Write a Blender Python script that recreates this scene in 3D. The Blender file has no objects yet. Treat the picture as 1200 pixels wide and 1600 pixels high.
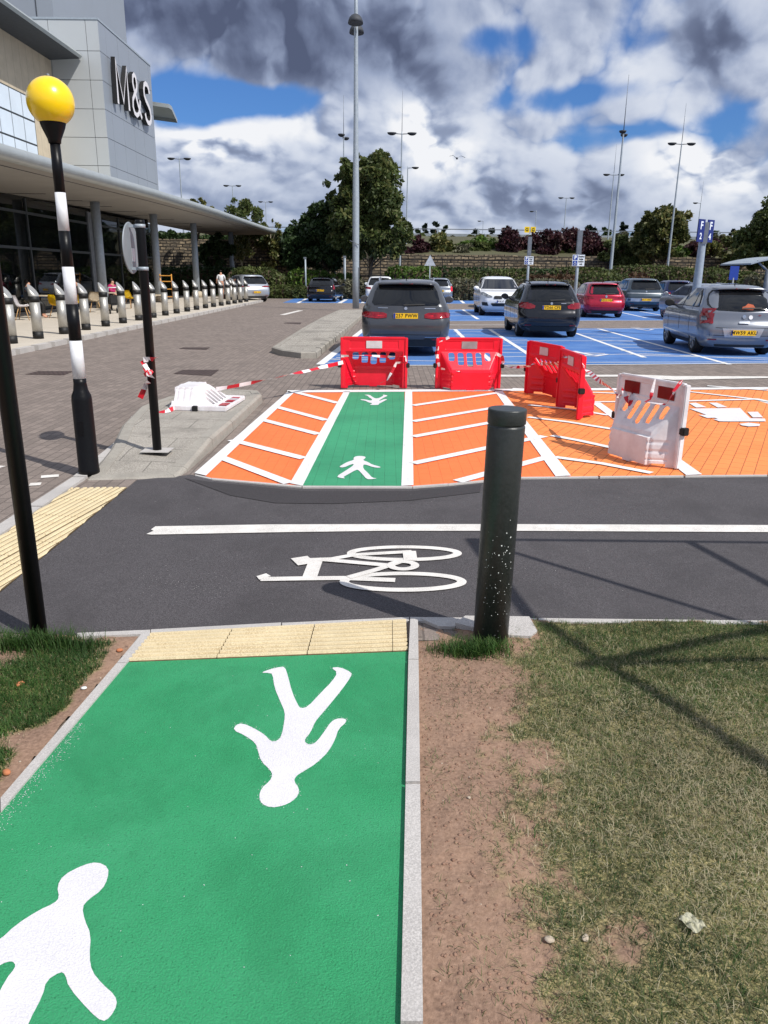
import bpy, bmesh, math, random
import numpy as np
from mathutils import Vector, Matrix, noise
from mathutils.bvhtree import BVHTree
from mathutils.geometry import tessellate_polygon
R=math.radians; PI=math.pi
rng=random.Random(7); NR=np.random.RandomState(5)
SC=bpy.context.scene; COL=SC.collection
# ---------------- camera geometry (focal 1200 px on a 1200 x 1600 picture) ----------------
EYE=1.68; TH=math.atan(370/1200); RO=R(.69)
def ray(px,py):
    c,s=math.cos(TH),math.sin(TH); cr,sr=math.cos(RO),math.sin(RO)
    r=(1,0,0);U=(0,s,c);F=(0,c,-s)
    r2=[r[i]*cr+U[i]*sr for i in range(3)];u2=[U[i]*cr-r[i]*sr for i in range(3)]
    u,v=px-600,800-py
    return Vector([u*r2[i]+v*u2[i]+1200*F[i] for i in range(3)])
def G(px,py,z=0.):
    d=ray(px,py);t=(z-EYE)/d.z;return (d.x*t,d.y*t)
def at(px,py,Y):
    d=ray(px,py);t=Y/d.y;return Vector((d.x*t,Y,EYE+d.z*t))
def onX(px,py,X):
    d=ray(px,py);t=X/d.x;return Vector((X,d.y*t,EYE+d.z*t))
def GP(pts,z=0.): return [G(p[0],p[1],z) for p in pts]
# ---------------- object helpers ----------------
def link(o,parent=None):
    COL.objects.link(o)
    if parent: o.parent=parent
    return o
def tag(o,label=None,cat=None,group=None,kind=None):
    if label: o['label']=label
    if cat: o['category']=cat
    if group: o['group']=group
    if kind: o['kind']=kind
    return o
def thing(name,label,cat,loc=(0,0,0),rz=0,group=None,scale=1):
    o=bpy.data.objects.new(name,None); o.empty_display_size=.2; link(o)
    o.location=loc; o.rotation_euler=(0,0,rz); o.scale=(scale,)*3
    return tag(o,label,cat,group)
def obj(name,bm,mats,parent=None,smooth=False,angle=None):
    if isinstance(bm,bpy.types.Mesh): me=bm
    else:
        me=bpy.data.meshes.new(name); bm.to_mesh(me); bm.free()
    if not isinstance(mats,(list,tuple)): mats=[mats]
    if not me.materials:
        for m in mats: me.materials.append(m)
    if smooth:
        me.polygons.foreach_set('use_smooth',[True]*len(me.polygons))
        if angle:
            try: me.set_sharp_from_angle(angle=R(angle))
            except Exception: pass
    return link(bpy.data.objects.new(name,me),parent)
def copy_tree(o,parent=None):
    c=o.copy(); COL.objects.link(c)
    if parent: c.parent=parent
    for ch in o.children: copy_tree(ch,c)
    return c
def mesh_np(name,V,Fq):
    me=bpy.data.meshes.new(name); V=np.asarray(V,dtype=np.float32); Fq=np.asarray(Fq,dtype=np.int32)
    n=Fq.shape[1]
    me.vertices.add(len(V)); me.vertices.foreach_set('co',V.ravel())
    me.loops.add(Fq.size); me.loops.foreach_set('vertex_index',Fq.ravel())
    me.polygons.add(len(Fq)); me.polygons.foreach_set('loop_start',np.arange(0,Fq.size,n,dtype=np.int32))
    me.polygons.foreach_set('loop_total',np.full(len(Fq),n,dtype=np.int32))
    me.update(calc_edges=True); return me
def box(bm,x0,x1,y0,y1,z0,z1,mi=0):
    v=[bm.verts.new(c) for c in ((x0,y0,z0),(x1,y0,z0),(x1,y1,z0),(x0,y1,z0),(x0,y0,z1),(x1,y0,z1),(x1,y1,z1),(x0,y1,z1))]
    for f in ((0,3,2,1),(4,5,6,7),(0,1,5,4),(1,2,6,5),(2,3,7,6),(3,0,4,7)):
        bm.faces.new([v[i] for i in f]).material_index=mi
    return v
def bxo(name,dims,m,parent=None,bev=0.):
    bm=bmesh.new(); box(bm,*dims)
    if bev: bmesh.ops.bevel(bm,geom=bm.edges[:],offset=bev,segments=2,affect='EDGES')
    return obj(name,bm,m,parent)
def lathe(bm,prof,c=(0,0,0),n=20,axis='z',mi=0,capb=True,capt=True):
    rings=[]
    for r,h in prof:
        ring=[]
        for i in range(n):
            a=2*PI*i/n; p=(r*math.cos(a),r*math.sin(a),h)
            if axis=='x': p=(h,p[0],p[1])
            if axis=='y': p=(p[0],h,p[1])
            ring.append(bm.verts.new((p[0]+c[0],p[1]+c[1],p[2]+c[2])))
        rings.append(ring)
    for a,b in zip(rings,rings[1:]):
        for i in range(n):
            f=bm.faces.new((a[i],a[(i+1)%n],b[(i+1)%n],b[i])); f.material_index=mi; f.smooth=True
    if capb: bm.faces.new(rings[0][::-1]).material_index=mi
    if capt: bm.faces.new(rings[-1]).material_index=mi
def tube(bm,pts,rad,n=8,mi=0):
    pts=[Vector(p) for p in pts]
    if not isinstance(rad,(list,tuple)): rad=[rad]*len(pts)
    rings=[]
    for i,p in enumerate(pts):
        t=(pts[min(i+1,len(pts)-1)]-pts[max(i-1,0)]).normalized()
        a=t.cross(Vector((0,0,1)) if abs(t.z)<.9 else Vector((1,0,0))).normalized(); b=t.cross(a)
        rings.append([bm.verts.new(p+(a*math.cos(2*PI*k/n)+b*math.sin(2*PI*k/n))*rad[i]) for k in range(n)])
    for a,b in zip(rings,rings[1:]):
        for k in range(n):
            f=bm.faces.new((a[k],a[(k+1)%n],b[(k+1)%n],b[k])); f.material_index=mi; f.smooth=True
    bm.faces.new(rings[0][::-1]).material_index=mi; bm.faces.new(rings[-1]).material_index=mi
def tubo(name,pts,rad,m,parent=None,n=10):
    bm=bmesh.new(); tube(bm,pts,rad,n); return obj(name,bm,m,parent)
def polyface(bm,pts,z,mi=0):
    tri=tessellate_polygon([[Vector((p[0],p[1],0)) for p in pts]])
    vs=[bm.verts.new((p[0],p[1],z)) for p in pts]
    for t in tri:
        f=bm.faces.new([vs[i] for i in t]); f.material_index=mi
        f.normal_update()
        if f.normal.z<0: f.normal_flip()
def sheet(name,pts,z,m,parent=None):
    bm=bmesh.new(); polyface(bm,pts,z); return obj(name,bm,m,parent)
def slab(bm,pts,z0,z1,mi=0):
    n=len(pts); polyface(bm,pts,z1,mi)
    if sum(pts[i][0]*pts[(i+1)%n][1]-pts[(i+1)%n][0]*pts[i][1] for i in range(n))<0: pts=pts[::-1]
    a=[bm.verts.new((p[0],p[1],z0)) for p in pts]; b=[bm.verts.new((p[0],p[1],z1)) for p in pts]
    for i in range(n):
        bm.faces.new((a[i],a[(i+1)%n],b[(i+1)%n],b[i])).material_index=mi
def strip(bm,pts,w,z,closed=False,mi=0):
    """flat painted stroke along world points; w may be a list"""
    P=[Vector((p[0],p[1])) for p in pts]; n=len(P)
    if not isinstance(w,(list,tuple)): w=[w]*n
    L=[];Rr=[]
    for i in range(n):
        if closed: a,b=P[i-1],P[(i+1)%n]
        else: a,b=P[max(i-1,0)],P[min(i+1,n-1)]
        t=(b-a).normalized(); q=Vector((-t.y,t.x))*w[i]/2
        L.append(bm.verts.new((P[i].x+q.x,P[i].y+q.y,z))); Rr.append(bm.verts.new((P[i].x-q.x,P[i].y-q.y,z)))
    for i in range(n if closed else n-1):
        j=(i+1)%n; bm.faces.new((Rr[i],Rr[j],L[j],L[i])).material_index=mi
def evalmesh(o):
    dg=bpy.context.evaluated_depsgraph_get(); dg.update()
    me=bpy.data.meshes.new_from_object(o.evaluated_get(dg),depsgraph=dg); return me
def text_mesh(s,size,extrude=.0,offset=0,sx=1.,bevel=0,shear=0,space=1.):
    cu=bpy.data.curves.new('t','FONT'); cu.body=s; cu.size=size; cu.extrude=extrude; cu.offset=offset
    cu.align_x='CENTER'; cu.align_y='CENTER'; cu.resolution_u=3; cu.bevel_depth=bevel; cu.shear=shear; cu.space_character=space
    o=bpy.data.objects.new('t',cu); COL.objects.link(o); me=evalmesh(o); bpy.data.objects.remove(o)
    me.transform(Matrix.Diagonal((sx,1,1,1))); me.materials.clear(); return me
UP=Matrix.Rotation(PI/2,4,'X')     # text plane xy -> xz, facing -y
# ---------------- materials ----------------
def s2l(c): return tuple(((v/255)/12.92 if v/255<=.04045 else ((v/255+.055)/1.055)**2.4) for v in c)
class N:
    def __init__(s,name):
        s.m=bpy.data.materials.new(name); s.m.use_nodes=True; s.t=s.m.node_tree; s.b=s.t.nodes['Principled BSDF']
    def n(s,typ,**k):
        x=s.t.nodes.new('ShaderNode'+typ)
        for a,v in k.items():
            if a.startswith('i_'): x.inputs[a[2:].replace('_',' ')].default_value=v
            else: setattr(x,a,v)
        return x
    def l(s,a,b): s.t.links.new(a,b)
def mixc(n,fac,a,b,blend='MIX'):
    x=n.n('Mix',data_type='RGBA',blend_type=blend)
    for i,v in ((0,fac),(6,a),(7,b)):
        if hasattr(v,'is_linked') or isinstance(v,bpy.types.NodeSocket): n.l(v,x.inputs[i])
        else: x.inputs[i].default_value=(v if i==0 else (tuple(v)+(1,))[:4])
    return x.outputs[2]
def ramp(n,src,a,b):
    r=n.n('ValToRGB'); r.color_ramp.elements[0].position=a; r.color_ramp.elements[1].position=b; n.l(src,r.inputs[0]); return r.outputs[0]
def noi(n,co,scale,detail=4,rough=.6,dist=0):
    x=n.n('TexNoise'); x.inputs['Scale'].default_value=scale; x.inputs['Detail'].default_value=detail; x.inputs['Roughness'].default_value=rough; x.inputs['Distortion'].default_value=dist
    n.l(co,x.inputs['Vector']); return x.outputs['Fac']
def M(name,c,rough=.6,metal=0,spec=.5,var=.12,vs=6,bump=0,bs=60,coat=0,c2=None,spk=0,brick=None,dirt=0,lin=False,bd=.02):
    """procedural surface: base colour + noise variation + fine speckle + optional block pattern and bump"""
    n=N(name); c=c if lin else s2l(c); co=n.n('TexCoord').outputs['Object']
    if c2 is None: c2=tuple(v*(1-var*2) for v in c)
    elif not lin: c2=s2l(c2)
    col=mixc(n,ramp(n,noi(n,co,vs),.35,.65),c,c2)
    if spk:
        col=mixc(n,ramp(n,noi(n,co,bs*1.7,2),.42,.62),col,tuple(min(1,v*(1+spk)+.012*spk) for v in c))
        col=mixc(n,ramp(n,noi(n,co,bs*.9,3),.60,.68),col,tuple(v*(1-.45*min(spk,1)) for v in c))
    if dirt: col=mixc(n,ramp(n,noi(n,co,1.1,8,.7,.4),.48,.72),col,tuple(v*(1-dirt) for v in c))
    hs=[]
    if brick:
        mp=n.n('Mapping'); n.l(co,mp.inputs[0]); mp.inputs['Rotation'].default_value=(0,0,brick.get('rot',0))
        bt=n.n('TexBrick'); n.l(mp.outputs[0],bt.inputs['Vector']); bt.inputs['Scale'].default_value=1
        bt.inputs['Brick Width'].default_value=brick['w']; bt.inputs['Row Height'].default_value=brick['h']
        bt.inputs['Mortar Size'].default_value=brick.get('m',.006); bt.inputs['Mortar Smooth'].default_value=.3
        bt.inputs['Color1'].default_value=(1,1,1,1); bt.inputs['Color2'].default_value=(brick.get('v',.75),)*3+(1,); bt.inputs['Mortar'].default_value=(brick.get('d',.35),)*3+(1,)
        bt.offset=.5
        jn=noi(n,co,3,3)
        b2=mixc(n,ramp(n,jn,.3,.7) if brick.get('wear') else 0.,bt.outputs['Color'],(1,1,1))
        col=mixc(n,1.,col,b2,'MULTIPLY'); hs.append(bt.outputs['Fac'])
    n.l(col,n.b.inputs['Base Color'])
    n.b.inputs['Roughness'].default_value=rough; n.b.inputs['Metallic'].default_value=metal; n.b.inputs['Specular IOR Level'].default_value=spec
    n.b.inputs['Coat Weight'].default_value=coat
    nrm=None
    if brick:
        b=n.n('Bump'); b.invert=True; b.inputs['Strength'].default_value=.6; b.inputs['Distance'].default_value=.004; n.l(hs[0],b.inputs['Height']); nrm=b.outputs[0]
    if bump:
        b=n.n('Bump'); b.inputs['Strength'].default_value=bump; b.inputs['Distance'].default_value=bd; n.l(noi(n,co,bs,6),b.inputs['Height'])
        if nrm: n.l(nrm,b.inputs['Normal'])
        nrm=b.outputs[0]
    if nrm: n.l(nrm,n.b.inputs['Normal'])
    return n.m
def leafmat(name,cols,trans=.25,rough=.55,scale=1.2):
    n=N(name); g=n.n('NewGeometry'); co=n.n('TexCoord').outputs['Object']
    r=n.n('ValToRGB'); n.l(g.outputs['Random Per Island'],r.inputs[0])
    e=r.color_ramp.elements; e[0].color=cols[0]+(1,); e[1].color=cols[-1]+(1,)
    for i,c in enumerate(cols[1:-1]):
        x=e.new((i+1)/(len(cols)-1)); x.color=c+(1,)
    col=mixc(n,ramp(n,noi(n,co,scale,3),.3,.7),r.outputs[0],tuple(v*.6 for v in cols[0]))
    n.l(col,n.b.inputs['Base Color']); n.b.inputs['Roughness'].default_value=rough; n.b.inputs['Specular IOR Level'].default_value=.3
    tr=n.n('BsdfTranslucent'); n.l(col,tr.inputs[0]); mx=n.n('MixShader'); mx.inputs[0].default_value=trans
    n.l(n.b.outputs[0],mx.inputs[1]); n.l(tr.outputs[0],mx.inputs[2]); n.l(mx.outputs[0],n.t.nodes['Material Output'].inputs[0])
    return n.m
def paintcar(name,c,metal=.5,rough=.28):
    n=N(name); co=n.n('TexCoord').outputs['Object']
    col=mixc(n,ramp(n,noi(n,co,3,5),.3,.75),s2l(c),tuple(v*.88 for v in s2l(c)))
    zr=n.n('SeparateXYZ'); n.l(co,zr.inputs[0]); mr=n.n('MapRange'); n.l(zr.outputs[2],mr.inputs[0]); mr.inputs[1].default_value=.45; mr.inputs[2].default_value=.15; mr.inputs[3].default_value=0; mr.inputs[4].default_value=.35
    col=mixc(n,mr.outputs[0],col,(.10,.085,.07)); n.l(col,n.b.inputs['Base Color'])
    n.b.inputs['Metallic'].default_value=metal; n.b.inputs['Roughness'].default_value=rough; n.b.inputs['Coat Weight'].default_value=.8; n.b.inputs['Coat Roughness'].default_value=.05
    return n.m
BR=dict(w=.2,h=.1,m=.004,v=.86,d=.5)
road_m=M('block_paving',(134,122,114),.9,var=.1,vs=.8,c2=(120,109,102),bump=.3,bs=90,spk=.25,brick=dict(w=.2,h=.1,m=.006,v=.74,d=.5,rot=PI/2),dirt=.1)
asph=M('asphalt',(64,61,63),.92,var=.12,vs=1.3,bump=.7,bs=130,spk=.9,dirt=.16,bd=.006)
asphd=M('asphalt_dark',(50,47,49),.9,var=.1,vs=1.3,bump=.5,bs=150,spk=.5,bd=.006)
brown=M('base_tarmac',(118,106,98),.95,var=.12,vs=.4,bump=.2,bs=60,spk=.2)
greenp=M('green_path_paint',(32,132,82),.7,c2=(58,146,102),vs=1.9,bump=1.,bs=170,spk=.42,bd=.005,dirt=.16)
whitep=M('white_road_paint',(218,216,219),.75,c2=(204,202,206),vs=4,bump=.8,bs=170,bd=.004,spk=.05)
whited=M('worn_white_paint',(222,218,212),.75,c2=(182,178,172),vs=7,bump=.5,bs=120,bd=.004,dirt=.18,spk=.1)
greenb=M('green_crossing_paint',(56,152,108),.75,c2=(46,136,96),vs=1,brick=dict(w=.2,h=.1,m=.003,v=.97,d=.62,rot=PI/2,wear=1),dirt=.05)
orr=M('orange_crossing_paint',(255,122,62),.75,c2=(250,114,56),vs=1,brick=dict(w=.2,h=.1,m=.003,v=.97,d=.6,wear=1,rot=PI/2),dirt=.08)
oro=M('orange_bay_paint',(250,146,78),.75,c2=(240,134,68),vs=.8,brick=dict(w=.22,h=.11,m=.005,v=.93,d=.45,rot=R(-62)),dirt=.1)
bluep=M('blue_bay_paint',(58,108,176),.75,c2=(88,128,184),vs=.9,brick=dict(w=.2,h=.1,m=.004,v=.95,d=.75,wear=1),dirt=.15)
whiteb=M('white_block_paint',(232,232,232),.7,c2=(218,218,216),vs=2,brick=dict(w=.2,h=.1,m=.003,v=1,d=.82,wear=1))
conc=M('kerb_concrete',(178,174,170),.9,var=.08,vs=5,bump=.5,bs=120,spk=.25,bd=.005,dirt=.15)
concd=M('island_kerb_concrete',(150,145,136),.9,var=.12,vs=7,bump=.6,bs=110,spk=.3,bd=.005,dirt=.2)
slabm=M('island_slabs',(134,129,121),.95,var=.10,vs=4,bump=.9,bs=110,spk=1.4,brick=dict(w=.6,h=.45,m=.006,v=.93,d=.5),bd=.008,dirt=.18)
pave=M('pavement_slabs',(196,187,173),.9,var=.06,vs=1.2,bump=.2,bs=80,spk=.1,brick=dict(w=.6,h=.6,m=.006,v=.96,d=.8),dirt=.08)
buff=M('buff_tactile',(210,194,158),.85,c2=(188,168,130),vs=7,bump=.5,bs=90,spk=.15,bd=.005,dirt=.15)
soil=M('soil',(142,112,94),.97,c2=(122,94,78),vs=5,bump=.5,bs=45,spk=.1,bd=.012)
soil2=M('verge_soil',(84,70,56),.97,var=.15,vs=2,bump=.8,bs=20)
drain=M('drain_cover',(82,66,62),.8,var=.1,brick=dict(w=.08,h=.08,m=.01,v=.9,d=.4))
blackm=M('black_pole_paint',(13,14,17),.38,var=.05,bump=.12,bs=14,spec=.22)
bollm=M('dark_bollard_paint',(46,50,50),.42,c2=(38,43,43),vs=9,bump=.12,bs=35,spk=.05)
chipm=M('chipped_paint',(225,228,225),.7)
plw=M('white_plastic',(232,230,232),.45,c2=(214,208,210),vs=5,bump=.06,bs=30,dirt=.06)
plr=M('red_plastic',(232,24,52),.38,c2=(218,18,44),vs=4,bump=.06,bs=30,dirt=.08)
refr=M('red_reflector',(178,14,26),.3,bump=.1,bs=200)
refw=M('white_reflector',(205,205,208),.4,bump=.1,bs=200)
blk=M('black_rubber',(16,16,17),.6,var=.05)
steel=M('brushed_steel',(188,186,180),.42,metal=.6,var=.06,vs=14,bump=.05,bs=200)
galv=M('galvanised_steel',(164,174,183),.5,metal=.15,c2=(150,160,169),vs=10)
galvd=M('dull_grey_steel',(120,126,134),.5,metal=.3)
yel=M('yellow_globe',(252,214,8),.28,c2=(246,204,4),vs=2,coat=.5)
whl=M('white_pole_band',(228,230,232),.4,c2=(212,214,218),vs=9)
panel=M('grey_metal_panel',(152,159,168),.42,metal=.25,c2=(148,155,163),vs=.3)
panel_sunlit=M('sunlit_metal_panel',(188,192,193),.45,metal=.2,c2=(183,187,188),vs=.3)  # tower side panels: the sunlit face's brightness is put into the colour
joint=M('panel_joint',(62,66,72),.7)
fasc=M('canopy_fascia',(172,178,178),.4,metal=.35,var=.05,vs=2)
soff=M('canopy_soffit',(150,146,140),.6,var=.05,vs=1)
stonew=M('stone_cladding',(200,186,162),.85,var=.06,vs=2,brick=dict(w=1.6,h=.7,m=.01,v=.9,d=.5))
pane_w=M('frosted_pane',(214,226,238),.2,var=.04,vs=1,spec=.7)
mull=M('dark_mullion',(70,76,80),.5,metal=.4)
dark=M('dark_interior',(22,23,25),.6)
chrome=M('chrome',(215,215,218),.12,metal=1,var=.02)
tyrem=M('tyre_rubber',(22,22,23),.85,bump=.2,bs=60)
rimm=M('alloy_rim',(150,152,156),.35,metal=.8)
archm=M('arch_plastic',(20,20,22),.7)
trim=M('dark_trim',(30,31,33),.55)
platey=M('yellow_plate',(250,196,28),.4,var=.03)
platew=M('white_plate',(232,234,236),.4,var=.03)
ink=M('black_ink',(14,14,14),.6,var=.02)
euro=M('blue_plate_band',(28,60,150),.5)
tapew=M('white_tape',(238,232,234),.4)
taper=M('red_tape',(208,24,44),.4)
signb=M('blue_sign',(28,62,150),.5,var=.05)
signw=M('white_sign',(226,232,238),.5,var=.03)
signy=M('yellow_sign',(250,212,20),.5,var=.03)
signg=M('grey_sign_back',(150,158,164),.55,metal=.3,var=.06)
skin=M('skin',(200,150,125),.6); hairm=M('hair',(40,32,28),.8)
wood=M('chair_leg_wood',(196,156,104),.6); yplas=M('yellow_chair_shell',(222,186,20),.45)
straw=M('dry_litter',(205,190,150),.8); leafo=M('dead_leaf',(190,120,80),.8)
stonem=M('pebble',(190,175,155),.8,bump=.3,bs=40)
wrapm=M('clear_wrapper',(150,148,120),.12,spec=.9,c2=(190,186,160),vs=60)
def glassm(name,c=(14,17,20),rough=.03,spec=.9):
    n=N(name); co=n.n('TexCoord').outputs['Object']
    col=mixc(n,ramp(n,noi(n,co,1.6,3),.35,.7),s2l(c),tuple(v*1.8+.004 for v in s2l(c))); n.l(col,n.b.inputs['Base Color'])
    n.b.inputs['Roughness'].default_value=rough; n.b.inputs['Specular IOR Level'].default_value=spec; return n.m
glass=glassm('dark_car_glass',c=(10,12,14),spec=.6,rough=.05); 
def clearglass(name,tint,thr):
    n=N(name); t=n.n('BsdfTransparent'); t.inputs[0].default_value=tint+(1,)
    n.b.inputs['Base Color'].default_value=(.01,.012,.013,1); n.b.inputs['Roughness'].default_value=.02; n.b.inputs['Specular IOR Level'].default_value=1.
    mx=n.n('MixShader'); mx.inputs[0].default_value=thr; n.l(t.outputs[0],mx.inputs[1]); n.l(n.b.outputs[0],mx.inputs[2]); n.l(mx.outputs[0],n.t.nodes['Material Output'].inputs[0]); return n.m
shopglass=clearglass('shop_glass',(.6,.65,.66),.55)
redl=M('red_lamp_lens',(150,12,28),.12,c2=(110,6,18),vs=14,coat=.6); clearl=M('clear_lamp_lens',(150,155,160),.1,c2=(60,64,70),vs=16,coat=.8)
redhot=M('bright_red_lens',(235,40,60),.2)
# ================= SETTING: ground sheets =================
ST=lambda o:tag(o,kind='structure')
ST(sheet('ground',[(-400,-60),(400,-60),(400,500),(-400,500)],-.03,brown))
ST(sheet('car_park_road',[(-7.75,3.0),(60,6.1),(60,57),(-60,57),(-60,50),(-7.75,50)],-.004,road_m))
ap=[(-12,3.62)]+GP([(232,985),(640,966),(840,967),(1200,971)])+[(14,3.72),(14,7.9)]+GP([(1200,745),(800,749),(700,759),(645,764),(472,764),(330,750),(300,742),(215,750)])+[(-2.09,6.2),(-2.09,3.62)]
ap=[(-2.09,3.40)]+GP([(100,993),(232,985),(640,966),(840,967),(1200,971)])+[(14,3.72),(14,8.9)]+GP([(1200,745),(800,749),(700,759),(645,764),(472,764),(330,750),(300,742),(215,750)])+[(-2.09,6.2)]
ST(sheet('cycle_path',ap,.002,asph))
# darker reinstatement strip beside the crossing
ST(sheet('asphalt_patch',GP([(288,748),(330,754),(472,768),(645,768),(700,763),(752,757),(750,770),(640,783),(520,788),(430,787),(360,775)]),.006,asphd))
gp=GP([(645,1700),(625,1600),(637,1019),(197,1035),(-60,1330)])+[(-1.5,.6)]
gpath=ST(sheet('green_path',[(-1.42,.2),(.08,.2)]+GP([(627,1600),(637,1019),(197,1036),(0,1268)]),.004,greenp))
ST(sheet('path_tarmac',[(-1.6,-3),(.16,-3),(.2,.21),(-1.6,.21)],.0,asph))
# lines / colours of the crossing
near=[(472,760),(645,760),(700,756),(800,746),(1200,743)]
ST(sheet('orange_crossing',GP([(306,740),(330,747),(472,760),(540,761),(645,761),(700,756),(800,746),(893,745),(776,611),(449,613)]),.004,orr))
ST(sheet('orange_bay',GP([(893,745),(1200,743),(1900,738),(1900,602),(1200,607),(776,611)]),.004,oro))
ST(sheet('green_crossing',GP([(469,760),(540,761),(630,761),(632,613),(546,613)]),.008,greenb))
def lines(name,segs,z,m):
    bm=bmesh.new()
    for i,(pts,w) in enumerate(segs): strip(bm,GP(pts),w,z+.0002*(i%9))
    return ST(obj(name,bm,m))
bm=bmesh.new()
for q in ([(304,741),(322,745),(459,615),(451,612)],[(453,757),(473,761),(547,613),(537,613)],[(627,761),(646,760),(644,613),(633,613)],
          [(868,746),(892,745),(784,611),(772,611)],[(1072,744),(1097,743),(938,630),(924,630)],[(449,611),(449,614.5),(1200,609),(1200,606)]): polyface(bm,GP(q),.012)
ST(obj('crossing_borders',bm,whiteb))
hl=[[(462,614),(528,631)],[(432,637),(510,658)],[(409,657),(498,680)],[(362,689),(475,718)],[(342,715),(452,757)],
 [(645,635),(777,615)],[(645,660),(798,634)],[(645,684),(815,653)],[(645,726),(850,683)],[(715,754),(855,716)]]
lines('crossing_hatching',[(h,.11) for h in hl],.0128,whiteb)
h2=[[(801,608),(870,612),(971,616)],[(927,629),(971,629)],[(825,634),(895,641),(950,650)],[(825,653),(890,661),(957,672)],[(862,682),(905,690),(955,701)],[(867,716),(940,726),(1018,741)],
 [(1067,612),(1172,624),(1230,633)],[(1067,628),(1178,625)],[(1105,604),(1200,611)]]
lines('bay_hatching',[(h,.09) for h in h2],.0128,whiteb)
bm=bmesh.new()
for q in ([(1172,623),(1185,623),(1300,650),(1280,655)],[(1052,588),(1300,589),(1052,594),(975,588),(975,585)],[(678,586),(974,586),(974,589),(678,589)]): polyface(bm,GP(q),.006)
ST(obj('road_lines',bm,whited))
# blue bays
ST(sheet('blue_bays',GP([(499,571),(1200,568),(1900,560),(1900,505),(1200,512),(566,515)]),.004,bluep))
ST(sheet('blue_bay_row',GP([(686,502),(1300,500),(1300,478),(686,484)]),.004,bluep))
ST(sheet('far_blue_bays',GP([(442,473),(1000,476),(1000,466),(470,463)]),.004,bluep))
bl=[([(500,570),(568,515)],.16),([(500,571.5),(850,571),(1200,568)],.08),([(566,515),(900,515),(1200,511)],.1),([(711,515),(725,529),(775,571)],.12),([(765,515),(806,541),(850,570)],.12),
 ([(900,521),(1007,559)],.12),([(935,514),(1092,557),(1140,570)],.12),([(700,533),(1000,533)],.07),([(512,562),(830,567),(1200,566)],.06),([(700,560),(1010,553),(1200,563)],.06),([(1000,556),(1200,560)],.08),([(700,546),(770,545)],.05)]
for k in range(7):
    y=518+k*5.5; bl.append(([(708+k*4,y),(762+k*9,y+.6)],.06)); bl.append(([(905+k*13,y+3),(948+k*22,y+5)],.06))
for k in range(6): bl.append(([(709+k*3,519+k*5),(716+k*10,519+k*5.2)],.05)); bl.append(([(770+k*10,518+k*6),(800+k*12,519+k*6)],.05)); bl.append(([(1105+k*8,519+k*5),(1200,520+k*5)],.05)); bl.append(([(505+k*6,567-k*6),(560,568-k*6)],.05))
for k in range(5): bl.append(([(565-k*10,527+k*8),(597-k*3,528+k*8)],.07))
for k in range(4): bl.append(([(1140+k*20,530+k*6),(1200,531+k*6)],.06))
bl+=[([(686,502),(1300,500)],.12),([(690,484),(1300,479)],.12),([(686,484),(701,500)],.14),([(723,484),(747,499)],.14),([(700,489),(728,489)],.1),([(700,493),(735,493)],.1),([(960,486),(1010,497)],.12),([(1000,487),(1060,497)],.12),
 ([(442,473.5),(1000,476)],.14),([(541,468),(530,474)],.25),([(574,466),(566,473.5)],.2),([(465,474),(480,466)],.2),([(717,467),(725,474)],.2),([(640,466),(640,474)],.2),([(680,508),(860,508)],.12)]
lines('bay_lines',bl,.0075,whiteb)
lines('lane_dashes',[([(441,492),(470,485)],.25)]+[([(502+k*5.2,513-k*2.6),(505.5+k*5.2,511.3-k*2.6)],.35) for k in range(6)]+[([(526+k*4.6,513-k*2.6),(529+k*4.6,511.3-k*2.6)],.35) for k in range(5)],.001,whited)
lines('give_way_marks',[([(64,745),(92,743)],.09),([(46,757),(64,756)],.09),([(-8,729),(4,730)],.08)],.001,whited)
for nm,c,lab in (('drain_cover',[(40,585),(60,580),(115,580),(100,586)],'brown recessed drain cover in the paving at the left edge of the road'),('drain_cover',[(271,584),(286,578),(342,578),(330,587)],'dark drain cover in the road nearest the fallen white barrier'),('drain_cover',[(280,545),(286,543),(328,543),(322,546.5)],'middle drain cover out in the road beyond the striped lamp'),('drain_cover',[(443,505),(447,504),(471,504),(469,506.5)],'farthest drain cover near the dashed lane line')):
    bm=bmesh.new(); slab(bm,GP(c),-.02,.003); tag(obj(nm,bm,drain),lab,'drain cover','drain covers in the road')
# cycle lane line, slightly ragged end
bm=bmesh.new()
up=GP([(243,824),(420,821),(600,820.5),(800,820.5),(1200,822)]);lo=GP([(229,836),(236,837),(420,833.5),(600,831),(800,831),(1200,833)])
pts=up[::1]+[(9,up[-1][1]+.42)]+[(9,lo[-1][1]+.42)]+lo[::-1]+GP([(240,831),(236,829)])
polyface(bm,pts,.008); ST(obj('cycle_lane_line',bm,whited))
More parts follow.
